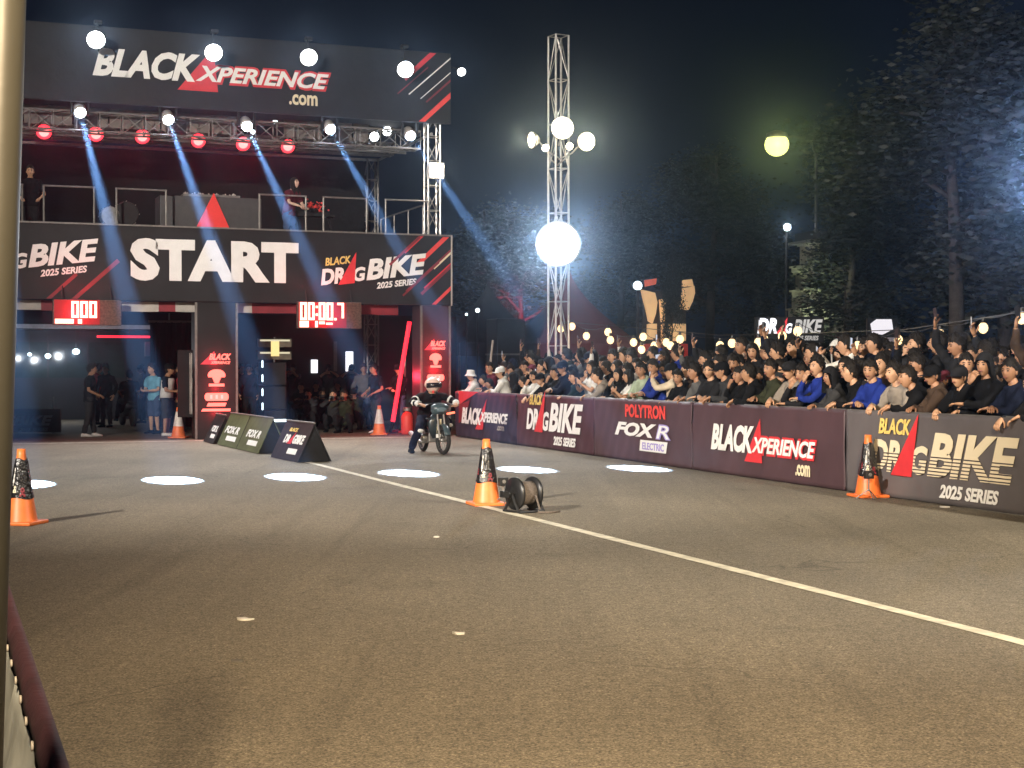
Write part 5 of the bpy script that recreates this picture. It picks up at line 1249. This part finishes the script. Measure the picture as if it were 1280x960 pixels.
# frame, engine, seat, tail
MB().tube([(0, .46, .76), (0, .30, .50), (0, 0, .42), (0, -.3, .58), (0, -.6, .66)], [.04, .045, .045, .035, .025], 10).build('frame', body_c, bk, True)
bevel(MB().box((0, .02, .30), (.20, .30, .18)).build('engine', MA['steel'], bk), .02)
MB().lathe([(.06, 0), (.075, .01), (.075, .08), (.06, .1)], 18, Matrix.Translation((.1, .03, .3)) @ Matrix.Rotation(PI / 2, 4, 'Y')).build('engine_cover', MA['alu'], bk, True)
MB().loft([((0, .14, .62), (1, 0, 0), (0, 0, 1), .06, .03), ((0, 0, .655), (1, 0, 0), (0, 0, 1), .11, .04), ((0, -.3, .67), (1, 0, 0), (0, 0, 1), .12, .045), ((0, -.58, .71), (1, 0, 0), (0, 0, 1), .08, .03)], 14).build('seat', MA['black'], bk, True)
MB().loft([((0, -.1, .56), (1, 0, 0), (0, 0, 1), .09, .07), ((0, -.4, .59), (1, 0, 0), (0, 0, 1), .12, .07), ((0, -.72, .66), (1, 0, 0), (0, 0, 1), .05, .03)], 14).build('tail_panel', body_c, bk, True)
MB().tube([(.08, .1, .22), (.13, -.1, .2), (.15, -.35, .24), (.16, -.75, .36)], [.02, .022, .04, .045], 10).build('exhaust', MA['alu'], bk, True)
for s in (-1, 1): MB().bar((s * .08, .12, .22), (s * .23, .12, .22), .014).build('foot_peg', MA['steel'], bk)
for s in (-1, 1): MB().bar((s * .09, -.50, .275), (s * .1, -.36, .60), .018).build('rear_shock', MA['steel'], bk)
MB().bar((0, -.5, .275), (0, .0, .30), .03).build('swing_arm', MA['blackm'], bk)
RID = figure('body', .62, hip=.70, hipf=-.24, pelvis_tilt=.15, arms=(((-.9, -.1, -.3), (-.31, .38, .95)), ((.9, -.1, -.3), (.31, .38, .95))), legs=(((-.22, .30, .60), (-.20, .12, .29)), ((.27, .24, .50), (.36, .02, .075))), pitch=.12, curl=(1.1, 1.1))
ro = V((bo.x, bo.y, 0))
rd = person(RID, ro, brz, 'black', 'short', 'rider in black striped suit and pale helmet sitting on the dark motorbike', None, 'navy', 'black', hv=0)
rd.scale = (1.14, 1.02, .985)
for c in list(rd.children):
    if c.name.startswith('hair'): bpy.data.objects.remove(c)
he = MB()
def hfn(p, a, b):
    k = 1.0; q = V((p.x * .135, p.y * .155, p.z * .145)); 
    if p.z < -.2: q.x *= .88; q.y *= .95
    return q + V((0, .0, .015))
vs = []; n, m = 30, 20
for i in range(m + 1):
    b = math.radians(150) * max(i / m, .012)
    for k in range(n):
        a = 2 * PI * k / n; vs.append(hfn(V((math.sin(b) * math.sin(a), math.sin(b) * math.cos(a), math.cos(b))), a, b))
fs = [(i * n + k, (i + 1) * n + k, (i + 1) * n + (k + 1) % n, i * n + (k + 1) % n) for i in range(m) for k in range(n)]
hm_ = he.add(vs, fs).mesh('helmet', True); hm_.materials.append(mat('pale_helmet_shell', (.62, .45, .39), .3, var=.15, scale=9)); h = link('helmet', hm_, rd); h.matrix_local = RID.H
vs = []; fs = []
for j in range(6):
    z = -.045 + .085 * j / 5
    for i in range(15):
        a = -1.15 + 2.3 * i / 14; r = math.sqrt(max(0, 1 - (z / .16) ** 2)) * 1.04; vs.append((.135 * r * math.sin(a), .157 * r * math.cos(a), z + .0))
for j in range(5):
    for i in range(14): q = j * 15 + i; fs.append((q, q + 1, q + 16, q + 15))
v_ = MB().add(vs, fs).build('visor', mat('dark_visor', (.012, .012, .014), .12, var=0), h, True); v_.modifiers.new('t', 'SOLIDIFY').thickness = .004
st = mat('white_stripe_fabric', (.62, .62, .6), .8, var=.1)
for (S0, E, W) in RID.arm:
    for a, b in ((S0.lerp(E, .50), S0.lerp(E, .60)), (E.lerp(W, .3), E.lerp(W, .40)), (E.lerp(W, .7), E.lerp(W, .93))):
        MB().bar(a, b, .074 if (a - S0).length < .2 else .064 if (a - S0).length < .28 else .058, None, 16).build('sleeve_stripe', st, rd, True)
MB().ball((.02, .18, 1.18), (.022, .03, .04), 10).build('chest_badge', MA['redhi'], rd, True)
for kn in ((-.22, .30, .60), (.27, .24, .50)):
    kn = V(kn); MB().ball(kn + V((0, .05, -.06)), (.05, .03, .038), 12).build('knee_pad', st, rd, True)
# ================================================================== THINGS BEHIND
# ---- left bay: hall with a lit eave
hall = thing('hall_building', 'dark low hall behind the left bay with a lit pale eave', 'building', at(60, 500, 47) * V((1, 1, 0)), G.rz)
dw = mat('dark_wall', (.03, .03, .033), .85, var=.3, scale=1, bump=.2, bscale=6); gl_ = mat('hall_glass', (.03, .05, .05), .12, var=.2)
bevel(MB().b2((-8, 0, 0), (4.6, 6, 3.4)).build('wall', dw, hall), .02)
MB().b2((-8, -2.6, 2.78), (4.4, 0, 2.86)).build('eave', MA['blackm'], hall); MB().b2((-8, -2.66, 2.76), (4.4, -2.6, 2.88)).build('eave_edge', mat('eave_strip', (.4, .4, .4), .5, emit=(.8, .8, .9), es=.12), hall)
MB().b2((1.2, -2.72, 2.50), (3.9, -2.66, 2.56)).build('red_light_strip', GL['ledred'], hall)
MB().b2((-3.6, -.05, 1.3), (2.3, -.002, 2.4)).build('window', gl_, hall)
for x in (-2.4, -1.2, 0, 1.2): MB().b2((x - .03, -.07, 1.3), (x + .03, -.052, 2.4)).build('window_mullion', MA['blackm'], hall)
MB().b2((2.6, -2.64, 1.95), (4.2, -2.56, 2.38)).build('white_sign_panel', mat('dull_white_board', (.35, .36, .4), .6, var=.1), hall)
for a in (-7.8, 4.3): MB().bar((a, -2.5, 0), (a, -2.5, 2.78), .07).build('eave_post', MA['steel'], hall)
MB().b2((4.32, -2.7, .1), (4.38, -2.64, 2.0)).build('red_tube', GL['ledred'], hall)
for px, py, r, lab in ((95, 439.5, .11, 'bright white lamp inside the left bay near the middle'), (37, 443, .06, 'small white lamp at far left inside the bay'), (60, 445, .09, 'white lamp right of the smallest one in the left bay')):
    p = at(px, py, 45); t = thing('hall_lamp', lab, 'lamp', p, 0, 'white lamps in the left bay'); MB().ball((0, 0, 0), (r, r, r * .8), 14).build('bulb', GL['cool'], t, True); MB().bar((0, 0, r * .7), (0, 0, .62), .012).build('cord', MA['black'], t)
    point(p + V((0, -.3, -.1)), 45 * r / .1, (.9, .95, 1), .08)
# black drape left of the centre column
x0, _ = G.hit(188, 450, 6.2); x1, _ = G.hit(246, 450, 6.2); t = thing('black_drape', 'black cloth drape hanging left of the centre column', 'drape', G.w(x0, 6.2, 0), G.rz)
w_ = x1 - x0; vs = []; fs = []; nx = 40
for j in range(9):
    for i in range(nx + 1): vs.append((w_ * i / nx, .05 * math.sin(i * .9) * (1 - j / 14) + .02 * math.sin(i * 2.3), .05 + 2.75 * j / 8))
for j in range(8):
    for i in range(nx): a = j * (nx + 1) + i; fs.append((a, a + 1, a + nx + 2, a + nx + 1))
MB().add(vs, fs).build('cloth', MA['cloth'], t, True).modifiers.new('t', 'SOLIDIFY').thickness = .01
MB().bar((-.05, 0, 2.82), (w_ + .05, 0, 2.82), .03).build('rod', MA['steel'], t)
# scooter parked in the left bay with a seated man
p = at(160, 520, 42) * V((1, 1, 0)); t = thing('parked_scooter', 'dark scooter parked in the left bay under the seated man', 'scooter', p, .5)
for y in (-.55, .6):
    T = Matrix.Translation((0, y, .25)) @ Matrix.Rotation(PI / 2, 4, 'Y'); MB().lathe([(.1, -.03), (.24, -.045), (.25, 0), (.24, .045), (.1, .03)], 24, T).build('wheel', MA['rubber'], t, True)
MB().loft([((0, -.7, .55), (1, 0, 0), (0, 0, 1), .07, .05), ((0, -.3, .55), (1, 0, 0), (0, 0, 1), .14, .14), ((0, .05, .35), (1, 0, 0), (0, 0, 1), .12, .08), ((0, .4, .3), (1, 0, 0), (0, 0, 1), .13, .06)], 14).build('body', MA['black'], t, True)
MB().loft([((0, .42, .3), (1, 0, 0), (0, 1, 0), .14, .05), ((0, .5, .7), (1, 0, 0), (0, 1, 0), .19, .06), ((0, .45, .98), (1, 0, 0), (0, 1, 0), .10, .07)], 14).build('leg_shield', MA['black'], t, True)
MB().loft([((0, -.65, .66), (1, 0, 0), (0, 0, 1), .1, .03), ((0, -.1, .68), (1, 0, 0), (0, 0, 1), .12, .04), ((0, .05, .66), (1, 0, 0), (0, 0, 1), .08, .03)], 12).build('seat', MA['rubber'], t, True)
MB().tube([(-.33, .35, 1.02), (0, .45, 1.0), (.33, .35, 1.02)], .015, 8).build('handlebar', MA['blackm'], t)
P_scoot = figure('body', .15, hip=.74, hipf=-.25, pelvis_tilt=.05, arms=(((-.5, .1, -.6), (-.15, .12, .85)), ((.5, .1, -.6), (.15, .12, .85))), legs=(((-.2, .18, .66), (-.26, .2, .2)), ((.2, .18, .66), (.26, .2, .2))), pitch=.1, sleeve='short')
person(P_scoot, p, .5 + PI * .0 - 2.0, 'black', 'short', 'dark-clothed man sitting on the parked scooter in the left bay', None, hv=3) if False else person(P_scoot, p, .5, 'black', 'short', 'dark-clothed man sitting on the parked scooter in the left bay', None, hv=3)

# ---- right bay
wl = thing('backdrop_wall', 'long dark wall closing the right bay behind the photographers', 'wall', at(430, 500, 46) * V((1, 1, 0)), G.rz)
MB().b2((-5.2, 0, 0), (3.6, .2, 3.2)).build('panel', dw, wl)
for a, b, c_, d_ in ((-1.02, -.82, 1.45, 1.85), (.05, .28, 1.5, 2.1), (-.32, -.22, 1.5, 2.4)): MB().b2((a, -.03, c_), (b, -.004, d_)).build('lit_window', GL['sign'] if a > -.3 or a < -.9 else MA['steel'], wl)
sx0, _ = G.hit(329, 480, 2.0); sx1, _ = G.hit(358, 480, 2.0)
sp_ = thing('speaker_stack', 'tall black speaker stack with a lit left edge behind the A-frame boards', 'speaker stack', G.w((sx0 + sx1) / 2, 2.0, 0), G.rz); hw = (sx1 - sx0) / 2
for k in range(3): bevel(MB().b2((-hw, 0, .02 + .58 * k), (hw, .6, .58 * (k + 1))).build('speaker_box', MA['black'], sp_), .02)
for k in range(5): MB().b2((-hw - .03, -.01, .25 + .34 * k), (-hw - .004, .02, .42 + .34 * k)).build('edge_light', GL['cool'], sp_)
MB().b2((-hw, -.015, .30), (hw, -.003, .36)).build('base_light', GL['cool'], sp_)
lf = thing('lamp_bar_rack', 'two stacked pale lamp bars with a golden centre on the speaker stack', 'lamp rack', G.w((sx0 + sx1) / 2, 2.0, 1.745), G.rz)
for k in range(2):
    MB().b2((-hw - .12, -.02, .06 + .30 * k), (hw + .12, .15, .26 + .30 * k)).build('lamp_bar', mat('brushed_gold_grey', (.2, .18, .14), .35, .5, var=.4), lf)
    MB().b2((-hw - .08, -.03, .20 + .30 * k), (hw + .08, -.022, .24 + .30 * k)).build('bar_light', glow('dim_warm_strip', (1, .9, .6), .8), lf)
MB().b2((-.1, -.045, .14), (.1, -.032, .50)).build('gold_lamp', glow('gold_lamp_face', (1, .75, .3), 1.2), lf); MB().bar((0, .06, 0), (0, .06, .6), .03).build('stand', MA['blackm'], lf)
# leaning red light stick and white pole by the right column
a = at(491, 527, 37.2); b = at(512, 402, 37.2); t = thing('light_stick', 'long leaning red light stick left of the right column', 'light stick', (a.x, a.y, 0))
MB().bar((0, 0, a.z), b - V((a.x, a.y, 0)), .055, n=10).build('tube', GL['ledred'], t); MB().bar((-.06, 0, 0.02), (0, 0, a.z), .04).build('foot', MA['blackm'], t); point((a.x + .2, a.y - .5, 1.4), 40, (1, .04, .08), .1)
a = at(505, 505, 38); b = at(504, 442, 38); t = thing('white_pole', 'thin white pole standing just right of the red light stick', 'pole', (a.x, a.y, 0)); MB().bar((0, 0, 0), (0, 0, b.z), .045).build('shaft', MA['white'], t); MB().lathe([(.18, 0), (.18, .03), (.05, .05)], 16).build('base', MA['blackm'], t)
t = thing('gas_bottle', 'orange red cylinder on the ground behind the rider', 'gas bottle', ground_at(509, 543)); MB().lathe([(.12, 0), (.15, .04), (.15, .42), (.1, .52), (.04, .55), (.04, .6)], 18).build('cylinder', MA['redhi'], t, True); MB().lathe([(.09, .56), (.1, .57), (.1, .64), (.09, .65)], 14, cap=False).build('collar', MA['steel'], t)

# ---- tents and boxes behind the far end of the barrier
def tent(px, Yd, apx, w, d, h0, h1, m, label):
    o = at(px, 450, Yd); t = thing('peaked_tent', label, 'tent', (o.x, o.y, 0), .35); vs = []; fs = []; n = 8
    c = [(-w, -d), (w, -d), (w, d), (-w, d)]; 
    for j in range(n + 1):
        s = j / n; k = (1 - s) ** 1.5
        for i in range(4):
            A, Bq = c[i], c[(i + 1) % 4]
            for q in range(6): u = q / 6; vs.append(((A[0] + (Bq[0] - A[0]) * u) * k, (A[1] + (Bq[1] - A[1]) * u) * k, h0 + (h1 - h0) * s))
    for j in range(n):
        for i in range(24): a, b = j * 24 + i, j * 24 + (i + 1) % 24; fs.append((a, b, b + 24, a + 24))
    MB().add(vs, fs).build('canopy', m, t, True)
    vs = []; 
    for i in range(4):
        A, Bq = c[i], c[(i + 1) % 4]; MB().add([(A[0], A[1], h0), (Bq[0], Bq[1], h0), (Bq[0], Bq[1], h0 - .4), (A[0], A[1], h0 - .4)], [(0, 1, 2, 3)]).build('valance', m, t).modifiers.new('t', 'SOLIDIFY').thickness = .01
    for x, y in c: MB().bar((x * .98, y * .98, 0), (x * .98, y * .98, h0), .045).build('pole', MA['steel'], t)
    return t
tm = mat('maroon_canvas', (.10, .018, .024), .8, var=.25, scale=2, bump=.3, bscale=5); td = mat('dark_canvas', (.03, .034, .038), .8, var=.3, scale=2, bump=.3, bscale=5)
tent(712, 45, 0, 1.6, 1.6, 2.3, 4.5, tm, 'maroon peaked tent behind the light tower')
tent(610, 50, 0, 1.5, 1.5, 2.4, 4.5, td, 'dark grey peaked tent right of the gate')
o = at(632, 440, 42); t = thing('flight_case', 'tall black equipment case standing between the gate and the light tower', 'case', (o.x, o.y, 0), .4)
bevel(MB().b2((-.42, -.4, .1), (.42, .4, 2.95)).build('case_body', MA['black'], t), .03); MB().b2((-.44, -.42, 1.95), (.44, .42, 2.0)).build('edge_trim', MA['steel'], t)
for x in (-.3, .3): MB().bar((x, -.2, .0), (x, .2, 0.0), .05).build('caster', MA['rubber'], t) if False else MB().ball((x, -.3, .055), .055, 10).build('caster', MA['rubber'], t, True)
a = at(609, 452, 39); b = at(616, 425, 39); t = thing('leaning_pole', 'thin pale pole leaning beside the tall black case', 'pole', (a.x, a.y, 0)); MB().bar((-.1, 0, 0), b - V((a.x, a.y, 0)), .03).build('shaft', MA['panel'], t)
MB().ball((-.1, 0, .02), .04, 8).build('foot', MA['rubber'], t, True)
for px, py, lab in ((597, 388, 'small bluish lamp beside the dark tent'), (583, 393, 'fainter small bluish lamp left of the dark tent')):
    p = at(px, py, 46); t = thing('small_lamp', lab, 'lamp', p); MB().ball((0, 0, 0), .07 if px > 590 else .04, 10).build('bulb', GL['cool'], t, True); MB().bar((0, 0, -p.z), (0, 0, -.05), .03).build('pole', MA['blackm'], t)

# ---- golden flared gateway monument
mo = at(834, 440, 58); M0 = V((mo.x, mo.y, 0)); t = thing('gold_monument', 'golden lit monument with flaring side panels beyond the crowd', 'monument', M0)
mx_ = lambda px: at(px, 400, 58).x - M0.x; mz = lambda py: at(834, py, 58).z
gm = mat('lit_gold_stone', (.5, .3, .12), .7, var=.3, scale=2, emit=(1, .60, .28), es=.55)  # monument stone glows by emission in place of light falling on it
MB().plate([(mx_(802), mz(362)), (mx_(804), mz(372)), (mx_(808), mz(387)), (mx_(811), mz(401)), (mx_(816), mz(404)), (mx_(820), mz(392)), (mx_(822), mz(378)), (mx_(819), mz(366)), (mx_(811), mz(364))], 0, .5).build('flared_panel', gm, t)
MB().plate([(mx_(868), mz(357)), (mx_(869), mz(366)), (mx_(866), mz(377)), (mx_(861), mz(387)), (mx_(851), mz(386)), (mx_(848), mz(380)), (mx_(853), mz(370)), (mx_(854), mz(360)), (mx_(861), mz(359))], 0, .5).build('flared_panel', gm, t)
MB().plate([(mx_(825), mz(374)), (mx_(833), mz(374)), (mx_(831), mz(402)), (mx_(827), mz(402))], 0, .5).build('centre_panel', gm, t)
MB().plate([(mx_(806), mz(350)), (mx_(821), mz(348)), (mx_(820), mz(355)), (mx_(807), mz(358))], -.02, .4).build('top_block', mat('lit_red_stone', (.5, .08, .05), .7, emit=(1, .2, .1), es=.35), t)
MB().plate([(mx_(854), mz(350)), (mx_(865), mz(349)), (mx_(867), mz(357)), (mx_(853), mz(358))], -.02, .4).build('top_block', gm, t)
MB().b2((mx_(810), -.4, mz(424)), (mx_(820), .6, mz(405))).build('lower_panel', gm, t); MB().b2((mx_(828), -.4, mz(426)), (mx_(856), .6, mz(405))).build('lower_panel', gm, t)
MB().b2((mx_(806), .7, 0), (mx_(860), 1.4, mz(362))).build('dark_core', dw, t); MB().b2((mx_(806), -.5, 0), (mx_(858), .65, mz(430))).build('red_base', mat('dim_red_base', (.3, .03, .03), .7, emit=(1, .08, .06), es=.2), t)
p = at(797, 357, 57); q = thing('round_lamp', 'round white lamp on a pole left of the golden monument', 'lamp', p); MB().ball((0, 0, 0), .17, 14).build('globe', GL['cool'], q, True); MB().bar((0, 0, -p.z), (0, 0, -.14), .05).build('pole', MA['blackm'], q)
# ---- lit signs over the crowd
def sign(pa, pb, pt, pbm, label, Yd, fn):
    a, b = at(pa, pt, Yd), at(pb, pbm, Yd); t = thing('lit_sign', label, 'lit sign', (a.x, Yd, 0)); w_ = b.x - a.x
    bd = MB().b2((0, 0, b.z), (w_, .15, a.z)).build('sign_board', MA['black'], t); fn(bd, w_, b.z, a.z)
    for x in (.1, w_ - .1): MB().bar((x, .1, 0), (x, .1, b.z), .05).build('post', MA['blackm'], t)
def s1(bd, w, z0, z1):
    h = z1 - z0
    letters(bd, 'DR', w * .03, w * .32, z0 + h * .35, z0 + h * .95, -.01, GL['sign'], .05, .25); shape(bd, [(w * .3, z0 + h * .33), (w * .44, z0 + h * .33), (w * .47, z0 + h * .98)], -.008, GL['signred'])
    letters(bd, 'G', w * .44, w * .54, z0 + h * .35, z0 + h * .75, -.01, GL['sign'], .05, .25); letters(bd, 'BIKE', w * .56, w * .98, z0 + h * .35, z0 + h * .9, -.01, mat('dim_sign_letters', (.5, .5, .5), .6, emit=(1, 1, 1), es=.35), .04, .25)
    letters(bd, '2025 SERIES', w * .55, w * .92, z0 + h * .08, z0 + h * .26, -.01, mat('dim_sign_letters', (.5, .5, .5), .6, emit=(1, 1, 1), es=.25), .03, .2)
sign(944, 1030, 396, 428, 'backlit DRAGBIKE sign on dark board above the crowd', 44, s1)
def s2(bd, w, z0, z1):
    h = z1 - z0; shape(bd, [(w * .16, z0 + h * .45), (w * .1, z0 + h * .8), (w * .3, z0 + h * .97), (w * .8, z0 + h * .97), (w * .85, z0 + h * .6), (w * .5, z0 + h * .4)], -.008, glow('pale_sign', (.95, .9, .95), 1.0))
    letters(bd, '2025', w * .1, w * .9, z0 + h * .05, z0 + h * .35, -.01, mat('dim_sign_letters', (.5, .5, .5), .6, emit=(1, .9, 1), es=.3), .03, .2) if False else shape(bd, [(w * .05, z0 + h * .1), (w * .95, z0 + h * .04), (w * .9, z0 + h * .3), (w * .1, z0 + h * .3)], -.008, mat('dim_sign_band', (.3, .28, .32), .6, var=.9, scale=5, emit=(.6, .5, .6), es=.12))
sign(1084, 1122, 398, 432, 'overexposed white lit panel above the crowd, right of the lit lettering', 44, s2)

# ---- pale stepped tower
to = at(1026, 400, 60); T0 = V((to.x, to.y, 0)); t = thing('stepped_tower', 'pale stepped stone tower half hidden by dark trees', 'tower', T0, .3); rs = mat('pale_stone', (.42, .43, .35), .8, var=.3, scale=1.2, bump=.4, bscale=6)
tz = lambda py: at(1026, py, 60).z
for k, (py0, py1, hw) in enumerate(((460, 385, .95), (385, 362, .85), (362, 340, .74), (340, 332, .86), (332, 305, .62))):
    z0, z1 = max(0, tz(py0)), tz(py1); bevel(MB().b2((-hw, -hw, z0), (hw, hw, z1 - .03)).build('tier', rs, t), .04)
    MB().b2((-hw - .06, -hw - .06, z1 - .07), (hw + .06, hw + .06, z1)).build('ledge', rs, t)
MB().b2((-.95, -.95, tz(305)), (.95, .95, tz(302))).build('roof_slab', MA['steel'], t); MB().b2((-.75, -.75, tz(301.5)), (.75, .75, tz(291))).build('roof_box', dw, t)
MB().b2((-.25, -.645, tz(328)), (.30, -.622, tz(310))).build('opening', MA['black'], t)
sl = at(1003, 400, 56); s_ = thing('uplight', 'small greenish uplight hidden behind the crowd at the tower foot', 'uplight', (sl.x, sl.y, 0)); MB().lathe([(.1, 0), (.16, .2), (.15, .22)], 14).build('housing', MA['black'], s_); MB().lathe([(.14, .2), (.01, .21)], 14, cap=False).build('lens', GL['green'], s_)
spot((sl.x, sl.y, .4), (T0.x - .4, T0.y - .6, 6.0), 2400, 40, (.9, 1, .62), .1, .6)

# ---- trees
leafm = mat('tree_leaves', (.007, .011, .006), .6, var=.6, scale=1.3, objcol=False); barkm = mat('bark', (.045, .037, .032), .9, var=.4, scale=8, bump=.8, bscale=25)
def tree_meshes(seed, H, trunk_h, R, nl, leaf, conifer=False):
    r = random.Random(seed); tk = MB(); cr = MB(); tips = []
    pts = [V((0, 0, 0))]; 
    for i in range(1, 8): pts.append(V((r.gauss(0, .06 * H / 8) + pts[-1].x, pts[-1].y + r.gauss(0, .05 * H / 8), H * .9 * i / 7)))
    tk.tube(pts, [.022 * H * (1 - .115 * i) for i in range(8)], 10)
    for k in range(16):
        s = r.uniform(trunk_h, .95); i = min(6, int(s * 7)); p = pts[i].lerp(pts[i + 1], s * 7 - i); a = r.uniform(0, 2 * PI); L = R * (1.15 - s * .55 if not conifer else 1.2 * (1.05 - s)) * r.uniform(.7, 1.1)
        e = p + V((math.cos(a), math.sin(a), r.uniform(.1, .6) if not conifer else -.1)) * L; m_ = p.lerp(e, .5) + V((0, 0, .1 * L))
        tk.tube([p, m_, e], [.007 * H, .005 * H, .002 * H], 6); tips += [e, m_, p.lerp(e, .75)]
        for q in range(2):
            e2 = m_.lerp(e, r.random()) + V((r.gauss(0, .3), r.gauss(0, .3), r.gauss(.1, .25))) * L * .6; tk.tube([m_, e2], [.003 * H, .0015 * H], 5); tips.append(e2)
    for _ in range(nl):
        c = r.choice(tips); c = c + V((r.gauss(0, .16), r.gauss(0, .16), r.gauss(0, .13))) * R
        n = V((r.gauss(0, 1), r.gauss(0, 1), r.gauss(.4, 1))).normalized(); x, y, _d = basis(n); l = leaf * r.uniform(.6, 1.4); w_ = l * .42
        cr.add([c - x * l, c - y * w_, c + x * l, c + y * w_], [(0, 1, 2, 3)])
    return tk.mesh('trunk', True), cr.mesh('crown')
TM = [tree_meshes(1, 8, .35, 2.4, 9000, .10), tree_meshes(2, 11, .4, 3.0, 17000, .095), tree_meshes(3, 9, .3, 2.2, 9000, .09, True), tree_meshes(4, 4, .15, 1.6, 5000, .08)]
for a, b in TM: a.materials.append(barkm); b.materials.append(leafm)
def tree(k, px, Yd, sc, rz, label, name='tree', cat='tree'):
    p = at(px, 450, Yd); t = thing(name, label, cat, (p.x, p.y, 0), rz, 'dark trees beyond the crowd' if cat == 'tree' else None); t.scale = (sc, sc, sc)
    link('trunk', TM[k][0], t); link('crown', TM[k][1], t); return t
tree(0, 652, 56, .95, .3, 'tree with red-lit lower leaves left of the light tower')
tree(1, 770, 75, 1.0, 1, 'dark tree between the light tower and the golden monument')
tr = tree(0, 840, 54.5, 1.3, 2.2, 'small dark tree standing in front of the golden monument'); tr.scale = (.19, .19, .74)
tree(1, 890, 70, 1.15, 2, 'dark tall tree just right of the golden monument')
tree(0, 945, 72, 1.1, 3, 'dark tree under the yellow-green street lamp')
tree(2, 1064, 58, 1.15, 0, 'tree with green-lit foliage right of the street lamp, behind the tower')
tree(3, 1056, 50, 1.2, 1.4, 'low dark bush in front of the stepped tower', 'bush', 'bush')
tree(1, 1110, 66, 1.25, 4, 'dark tall tree between the lit panel and the pale trunk')
tree(1, 1190, 38, 1.02, 5.1, 'large misty tree with a pale straight trunk at right')
tree(2, 1262, 44, 1.25, 1.1, 'dark conifer at the right edge behind the large misty tree')
tree(0, 1330, 34, 1.1, 2.6, 'leafy tree reaching in at the right edge')
tree(1, 600, 80, 1.0, .7, 'dark tree right behind the gate edge and dark tent')
p = at(646, 420, 55); s_ = thing('red_uplight', 'small red uplight at the foot of the tree left of the light tower', 'uplight', (p.x, p.y - 2.2, 0)); MB().lathe([(.1, 0), (.16, .2), (.15, .22)], 14).build('housing', MA['black'], s_); MB().lathe([(.14, .2), (.01, .21)], 14, cap=False).build('lens', GL['red'], s_)
spot((p.x, p.y - 2.2, .4), (p.x, p.y + .6, 4.0), 5000, 34, (1, .04, .08), .1, .5)
# flood mast just outside the right edge, lighting the misty tree
p = at(1362, 215, 27); t = thing('side_flood_mast', 'lamp mast outside the right edge lighting the misty tree', 'lamp mast', (p.x, p.y, 0)); MB().bar((0, 0, 0), (0, 0, p.z + .2), .08, .05).build('pole', MA['steel'], t)
MB().lathe([(.1, -.15), (.24, 0), (.22, .0)], 18, Matrix.Translation((-.1, 0, p.z)) @ V((-.8, .5, -.1)).to_track_quat('Z', 'Y').to_matrix().to_4x4()).build('lamp_head', GL['flood'], t)
point(p + V((-.45, .25, -.1)), 60, (.70, .80, 1), .15); spot(p + V((-.45, -.2, -.1)), p + V((-5.5, -10, .6)), 2000, 62, (.62, .74, 1), .15, 1)
# masts for the big floods that light the track from outside the frame
for k, (x, y, z) in enumerate(MAST):
    t = thing('flood_mast', ('white flood mast over the left pit side, outside the picture', 'warm street lamp behind the camera', 'flood mast behind the right barrier, outside the picture')[k], 'lamp mast', (x, y, 0), 0)
    MB().bar((0, -.3, 0), (0, -.3, z + .2), .09, .06).build('pole', MA['steel'], t)
    d = (V((2.6, 30, 6.8)), V((1.2, 9.7, 0)), V((5, 13, 0)))[k] - V((x, y, z)); T = Matrix.Translation((0, 0, z)) @ d.normalized().to_track_quat('Z', 'Y').to_matrix().to_4x4()
    MB().lathe([(.1, -.5), (.42, -.42), (.5, -.40), (.5, -.38)], 20, T).build('lamp_head', MA['alu'], t, True); MB().lathe([(.48, -.378), (.01, -.37)], 20, T, cap=False).build('lens', GL['flood'], t)
# ================================================================== HAZE (one closed box of thin air and stage smoke)
hz = bpy.data.materials.new('haze'); hz.use_nodes = True; nt = hz.node_tree
nt.nodes.remove(nt.nodes['Principled BSDF']); pv = nt.nodes.new('ShaderNodeVolumePrincipled')
pv.inputs['Color'].default_value = (.50, .70, 1, 1); pv.inputs['Density'].default_value = .0013; pv.inputs['Anisotropy'].default_value = .96
nt.links.new(pv.outputs[0], nt.nodes['Material Output'].inputs['Volume'])
o = MB().b2((-140, -36, -1), (140, 172, 16)).build('haze', hz); o['kind'] = 'stuff'
